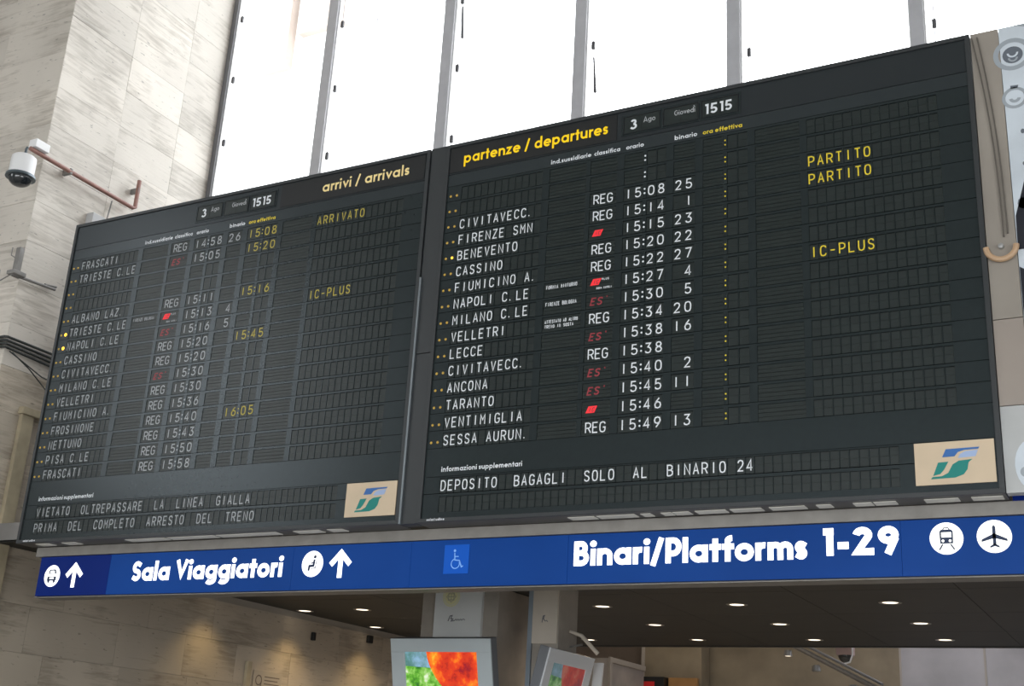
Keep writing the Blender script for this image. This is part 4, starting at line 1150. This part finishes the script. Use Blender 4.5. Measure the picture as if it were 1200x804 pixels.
mb = MB(); mb.box(XW - 0.42, XW - 0.16, YF - 0.075, YF - 0.045, 5.345, 5.42, 'box_green', 0.004); mb.box(XW - 0.42, XW - 0.16, YF - 0.075, YF - 0.045, 5.19, 5.28, 'box_green', 0.004); mb.box(XW - 0.42, XW - 0.18, YF - 0.046, YF - 0.041, 5.19, 5.42, 'steel_grey')
o = mb.build('cable_box'); tag(o, 'pale green cable box at the left edge where the black cables start', 'box')
# notice on the side wall
nt_ = MB(); nt_.box(XW + 0.002, XW + 0.010, 4.34, 4.86, 2.15, 2.665, 'notice')
o = nt_.build('wall_notice'); tag(o, 'small beige notice with a numeral 9 ring on the side wall, bottom edge of photo', 'notice')
mb = MB()
for i in range(24):
    a0 = math.radians(i * 15); a1 = math.radians(i * 15 + 15)
    mb.face([(XW + .012, 4.44 + r * math.cos(a), 2.56 + r * math.sin(a)) for r, a in ((.045, a0), (.060, a0), (.060, a1), (.045, a1))], 'notice_ink')
mb.face([(XW + .012, y, z) for y, z in ((4.487, 2.56), (4.502, 2.56), (4.482, 2.455), (4.465, 2.455))], 'notice_ink')
for k in range(4):
    z = 2.60 - k * 0.04
    mb.face([(XW + .012, y, zz) for y, zz in ((4.54, z), (4.82 - .03 * (k % 2), z), (4.82 - .03 * (k % 2), z + .012), (4.54, z + .012))], 'notice_ink')
mb.build('notice_print', o)
for k, (y, z) in enumerate(((6.55, 3.33), (5.35, 3.22))):
    mb = MB(); mb.box(XW + 0.001, XW + 0.05, y, y + (0.10 if k == 0 else .05), z - 0.10, z, 'black_box', 0.01)
    o = mb.build('wall_sensor'); tag(o, ('small black sensor on the side wall, near the end of the low ceiling edge', 'tiny black sensor on the side wall, halfway along the ceiling edge')[k], 'sensor', 'sensors on the side wall')

# ================================================================== PILLARS, MONITORS
pa = empty('stone_pillar', (-5.58, 3.83, 0))
mb = MB(); mb.box(-6.02, -5.135, 3.50, 4.17, 0, ZS - 0.002, 'pillar_stone', 0.01); rel(mb, 'shaft', pa, smooth=False)
mb = MB(); mb.box(-5.845, -5.30, 3.455, 3.499, 2.75, ZS - 0.02, 'panel_steel', 0.004); pn = rel(mb, 'steel_panel', pa, 'pale steel panel with round yellow emblem', False)
def relto(mb, n, root, parent):
    L = root.location
    mb.v = [(x - L[0], y - L[1], z - L[2]) for x, y, z in mb.v]
    return mb.build(n, parent)
mb = MB(); Y = 3.452
cx, cz = -5.655, 3.325
mb.disc((cx, cz), 0.100, Y, 'emblem_yellow', 28); mb.ring((cx, cz), 0.050, 0.058, Y - .001, 'emblem_inner', 0, 360, 4)
mb.ring((cx, cz), 0.080, 0.086, Y - .001, 'panel_steel', 0, 360, 28)
for q in (-.03, 0, .03):
    mb.ribbon([(cx - .04, cz + q), (cx + .04, cz + q)], .006, Y - .0012, 'emblem_inner'); mb.ribbon([(cx + q, cz - .04), (cx + q, cz + .04)], .006, Y - .0014, 'emblem_inner')
relto(mb, 'round_emblem', pa, pn)
mb = MB()
mb.ribbon([(-5.675, 3.085), (-5.655, 3.135), (-5.63, 3.14), (-5.645, 3.11), (-5.62, 3.105), (-5.64, 3.085), (-5.60, 3.09)], 0.010, Y, 'script')
mb.ribbon([(-5.60, 3.09), (-5.585, 3.105), (-5.575, 3.09), (-5.56, 3.105), (-5.55, 3.09), (-5.53, 3.105), (-5.52, 3.092), (-5.50, 3.105), (-5.48, 3.095)], 0.006, Y, 'script')
relto(mb, 'cursive_lettering', pa, pn)
tag(pa, 'wide brown stone pillar with a steel panel, left of the pair under the sign', 'pillar', 'pillars under the blue sign')
pb = empty('clad_pillar', (-4.56, 3.6, 0))
mb = MB(); mb.box(-4.735, -4.42, 3.40, 3.81, 0, ZS - 0.002, 'pillar_stone', 0.004); rel(mb, 'shaft', pb, smooth=False)
mb = MB(); mb.box(-4.690, -4.425, 3.375, 3.399, 2.86, ZS - 0.01, 'cover_beige', 0.003); mb.box(-4.738, -4.691, 3.375, 3.399, 0, ZS - 0.01, 'cover_edge', 0.003); cv = rel(mb, 'front_cover', pb, 'beige cover sheet', False)
mb = MB(); Y = 3.373
mb.ribbon([(-4.585, 3.055), (-4.575, 3.115), (-4.560, 3.120), (-4.570, 3.090), (-4.555, 3.070)], 0.009, Y, 'script'); mb.ribbon([(-4.555, 3.065), (-4.535, 3.075), (-4.525, 3.060)], .006, Y, 'script')
relto(mb, 'cursive_lettering', pb, cv)
tag(pb, 'narrow beige clad pillar, right of the pair under the sign', 'pillar', 'pillars under the blue sign')

def monitor(name, loc, rot, w, h, d, bez, bezmat, label, picture_on=True, group='information monitors by the pillars'):
    """origin: top centre of the front face; the front looks along local -Y"""
    root = empty(name, loc); root.rotation_euler = rot
    mb = MB(); mb.box(-w / 2, w / 2, 0.012, d, -h, 0, 'housing' if picture_on else 'cctv_white', 0.008); mb.build('housing', root)
    bt = bez[0]; bs = bez[1]
    mb = MB()
    mb.box(-w / 2, w / 2, -0.006, 0.012, -bt, 0, bezmat, 0.004); mb.box(-w / 2, w / 2, -0.006, 0.012, -h, -h + bt, bezmat, 0.004)
    mb.box(-w / 2, -w / 2 + bs, -0.006, 0.012, -h + bt, -bt, bezmat, 0.004); mb.box(w / 2 - bs, w / 2, -0.006, 0.012, -h + bt, -bt, bezmat, 0.004)
    mb.build('bezel', root)
    if picture_on:
        sw, sh = w - 2 * bs, h - 2 * bt
        x0, z1 = -w / 2 + bs, -bt
        red, grn, tea = ('screen_red', 'screen_green', 'screen_teal') if bezmat == 'bezel' else ('screen_red_dim', 'screen_green_dim', 'screen_teal_dim')
        mb = MB(); mb.box(x0, x0 + sw, 0.006, 0.012, z1 - sh, z1, 'black_box'); sc = mb.build('screen', root)
        mb = MB()
        Y = 0.004
        mb.poly([(x0, z1 - sh), (x0 + sw * .75, z1 - sh), (x0 + sw * .40, z1 - sh * .25), (x0, z1 - sh * .22)], Y, grn)
        mb.poly([(x0, z1 - sh * .22), (x0 + sw * .40, z1 - sh * .25), (x0 + sw * .34, z1), (x0, z1)], Y, tea)
        cv = [(x0 + sw * (.30 + .06 * t + .75 * t * t * .8), z1 - sh * t) for t in [i / 10 for i in range(11)]]
        top = [(x0 + sw, z1)]
        for i in range(10):
            a, c = cv[i], cv[i + 1]
            mb.poly([c, (x0 + sw, c[1]), (x0 + sw, a[1]), a], Y - 0.001, red)
        mb.build('screen_picture', sc)
    tag(root, label, 'monitor', group)
    return root
m1 = monitor('information_monitor', (-5.42, 2.90, 2.85), (math.radians(14), 0, 0), 1.10, 0.85, 0.12, (0.125, 0.155), 'bezel',
             'large grey monitor with red and green picture, in front of the stone pillar')
mb = MB(); mb.tube([(0, 0.11, -0.35), (0, 0.36, -0.30)], 0.04, 'steel_grey', 10); mb.build('wall_mount', m1)
m2 = monitor('information_monitor', (-4.30, 3.495, 2.785), (math.radians(14), 0, HP), 0.97, 0.75, 0.11, (0.125, 0.135), 'bezel_pale',
             'grey monitor turned to the right with dim red picture, by the beige pillar')
mb = MB(); mb.tube([(-0.1, 0.10, -0.3), (-0.1, 0.2, -0.28)], 0.03, 'steel_grey', 8); mb.build('wall_mount', m2)
m3 = monitor('information_monitor', (-4.33, 4.16, 2.76), (math.radians(10), 0, math.pi), 0.10, 0.7, 0.025, (0.02, 0.02), 'cctv_white',
             'monitor behind the beige pillar facing away, only its white edge showing', False)
mb = MB(); mb.tube([(-4.40, 3.60, 3.0), (-4.28, 3.62, 2.96), (-4.14, 3.70, 2.80)], [0.012, 0.020, 0.020], 'cover_beige', 8)
mb.tube([(-4.42, 3.66, 2.86), (-4.28, 3.64, 2.88)], 0.010, 'steel_grey', 6)
o = mb.build('monitor_arm', smooth=True); tag(o, 'short pale metal arm between the beige pillar and its monitor', 'arm')

# ================================================================== DOWNLIGHTS
def make_downlight():
    t = empty('recessed_downlight', (0, 0, ZS))
    mb = MB(); mb.lathe([(0.075, -0.001), (0.082, -0.006), (0.105, -0.006), (0.110, -0.001)], (0, 0, 0), 'lamp_trim', 24); mb.build('trim_ring', t, smooth=True)
    mb = MB(); mb.lathe([(0.0, -0.004), (0.045, -0.0035), (0.076, -0.001)], (0, 0, 0), 'lamp_glow', 20); mb.build('lamp_lens', t)
    return t
spots = []
for x in (-1.65, -3.16, -4.64, -6.14, -7.73):
    for y in (4.88, 6.38, 7.82):
        spots.append((x, y))
spots += [(-0.15, 6.38), (-0.15, 7.82), (-8.60, 4.92), (-8.60, 6.45), (-8.60, 3.40)]
DL = {}
proto = make_downlight()
kids = list(proto.children)
row_n = {4.88: 'front row', 6.38: 'middle row', 7.82: 'rear row'}
for i, (x, y) in enumerate(spots):
    if i == 0:
        t = proto
    else:
        t = proto.copy(); COL.objects.link(t)
        for k in kids:
            c = k.copy(); COL.objects.link(c); c.parent = t
    t.location = (x, y, ZS)
    if x < -8:
        lab = {4.92: 'round downlight close to the side wall, second from the sign', 6.45: 'round downlight close to the side wall, farthest from the sign', 3.40: 'round downlight close to the side wall, nearest the sign'}[y]
    else:
        n = {-0.15: 'rightmost', -1.65: 'second from right', -3.16: 'third from right', -4.64: 'fourth from right', -6.14: 'fifth from right', -7.73: 'sixth from right'}[x]
        if y == 4.88:
            n = {-1.65: 'rightmost', -3.16: 'second from right', -4.64: 'third from right', -6.14: 'fourth from right', -7.73: 'fifth from right'}[x]
        lab = 'glowing round downlight in the dark low ceiling, %s, %s' % (row_n[y], n)
    tag(t, lab, 'downlight', 'downlights in the low ceiling')
    near = x < -8
    light('downlight_lamp', 'SPOT', (x if not near else -8.45, y, ZS - 0.03), (0, 0, 0), energy=24 if near else 50, spot_size=math.radians(105 if near else 150), spot_blend=1.0,
          color=(1, .70, .30) if near else (1, .84, .66), shadow_soft_size=0.05)

# ================================================================== FAR THINGS
mb = MB(); mb.box(-8.7, -7.2, 10.85, 12.32, 0, 3.50, 'kiosk'); o = mb.build('kiosk'); tag(o, 'grey brown kiosk block beyond the low ceiling, behind the right monitor', 'kiosk')
mb = MB(); mb.box(-7.196, -7.16, 10.85, 10.93, 0, 3.52, 'kiosk_edge'); mb.build('corner_strip', o)
mb = MB(); mb.box(-7.198, -7.17, 10.94, 12.32, 3.44, 3.52, 'kiosk_edge'); mb.build('top_edge', o)
mb = MB(); mb.box(-7.25, -6.86, 12.35, 12.58, 3.0, 3.36, 'black_box', 0.01); o = mb.build('alarm_box'); tag(o, 'black box with a red face on the far ochre pier', 'box')
mb = MB(); mb.box(-7.22, -7.02, 12.335, 12.349, 3.02, 3.28, 'red_box', 0.003); mb.build('red_face', o)
mb = MB(); mb.box(-6.84, -6.34, 12.50, 12.59, 0, 3.36, 'orange_door', 0.01); o = mb.build('orange_cabinet'); tag(o, 'orange brown cabinet door at the far pier, bottom edge of photo', 'cabinet')
tr = empty('lighting_track', (-4.2, 11.0, 3.7))
P0 = Vector((-3.95, 9.3, 3.50)); P1 = Vector((-4.02, 12.6, 3.60))
P0 = Vector((-4.30, 10.6, 3.72)); P1 = Vector((-2.62, 8.95, 2.92))
mb = MB(); mb.tube([P0, P1], 0.035, 'steel_grey', 8); rel(mb, 'rail', tr)
mb = MB(); mb.tube([P0 + Vector((0, .02, .09)), P1 + Vector((0, .02, .09))], 0.018, 'housing', 6); rel(mb, 'upper_rail', tr)
for k, t in enumerate((0.10, 0.42, 0.80)):
    q = P0.lerp(P1, t) + Vector((-0.10, 0, -0.10))
    mb = MB(); mb.lathe([(0, 0.05), (0.05, 0.04), (0.06, -0.03), (0.05, -0.04)], q, 'aluminium', 14); h = rel(mb, 'spotlight_head', tr)
    mb = MB(); mb.lathe([(0, -0.036), (0.05, -0.036)], q, 'lamp_glow' if k == 0 else 'housing', 14); rel(mb, 'spotlight_lens', tr, parent=None)
tag(tr, 'slanting dark rail with small spotlights beyond the low ceiling, right of the pillars', 'light')
fc = empty('dome_camera', (-3.40, 10.3, 3.66))
mb = MB(); mb.box(-3.50, -3.28, 10.2, 10.42, 3.50, 3.70, 'cctv_pink', 0.02); rel(mb, 'camera_body', fc, smooth=False)
mb = MB(); mb.lathe([(0.10 * math.cos(math.radians(a)), -0.10 * math.sin(math.radians(a))) for a in range(0, 91, 15)], (-3.39, 10.31, 3.50), 'dome', 16); rel(mb, 'glass_dome', fc)
mb = MB(); mb.tube([(-3.27, 10.2, 3.72), (-3.265, 10.19, 3.50), (-3.30, 10.18, 3.40), (-3.38, 10.17, 3.375)], 0.012, 'cctv_white', 6); rel(mb, 'rim', fc)
mb = MB(); mb.tube([(-3.39, 10.31, 3.70), (-3.39, 10.31, 5.59)], 0.02, 'steel_grey', 8); rel(mb, 'drop_rod', fc)
tag(fc, 'dark dome camera in a pinkish case beyond the low ceiling, bottom right', 'camera')
for x in (-6.8, -2.5, 1.5):
    light('far_fill_light', 'AREA', (x, 10.8, 5.5), (0, 0, 0), energy=22 if x < -5 else 55, size=1.5, color=(1, .86, .7) if x < -5 else (.95, .95, 1))  # added lights without fixtures, to brighten the far wall

# outside: pale building seen through the window
mb = MB(); mb.box(-24, -16.2, 14.2, 22, 0, 24, 'far_white'); o = mb.build('distant_building')
mb2 = MB(); mb2.box(-19.15, -18.15, 13.9, 14.2, 18.7, 24, 'far_peach'); mb2.build('pilaster', o)
mb2 = MB(); mb2.box(-17.9, -16.4, 14.0, 14.2, 19.6, 24, 'far_peach'); mb2.build('pilaster', o)
tag(o, 'overexposed pale building outside the second window from the left', 'building')
mb = MB(); 
A = (-10.06, 7.0, 13.51)
mb.tube([A, (-6.0, 7.0, 13.51)], 0.05, 'mullion', 6); mb.tube([A, (-10.06, 4.0, 13.51)], 0.05, 'mullion', 6)
o = mb.build('canopy_edge'); tag(o, 'faint thin corner of a roof edge outside the third window', 'roof')
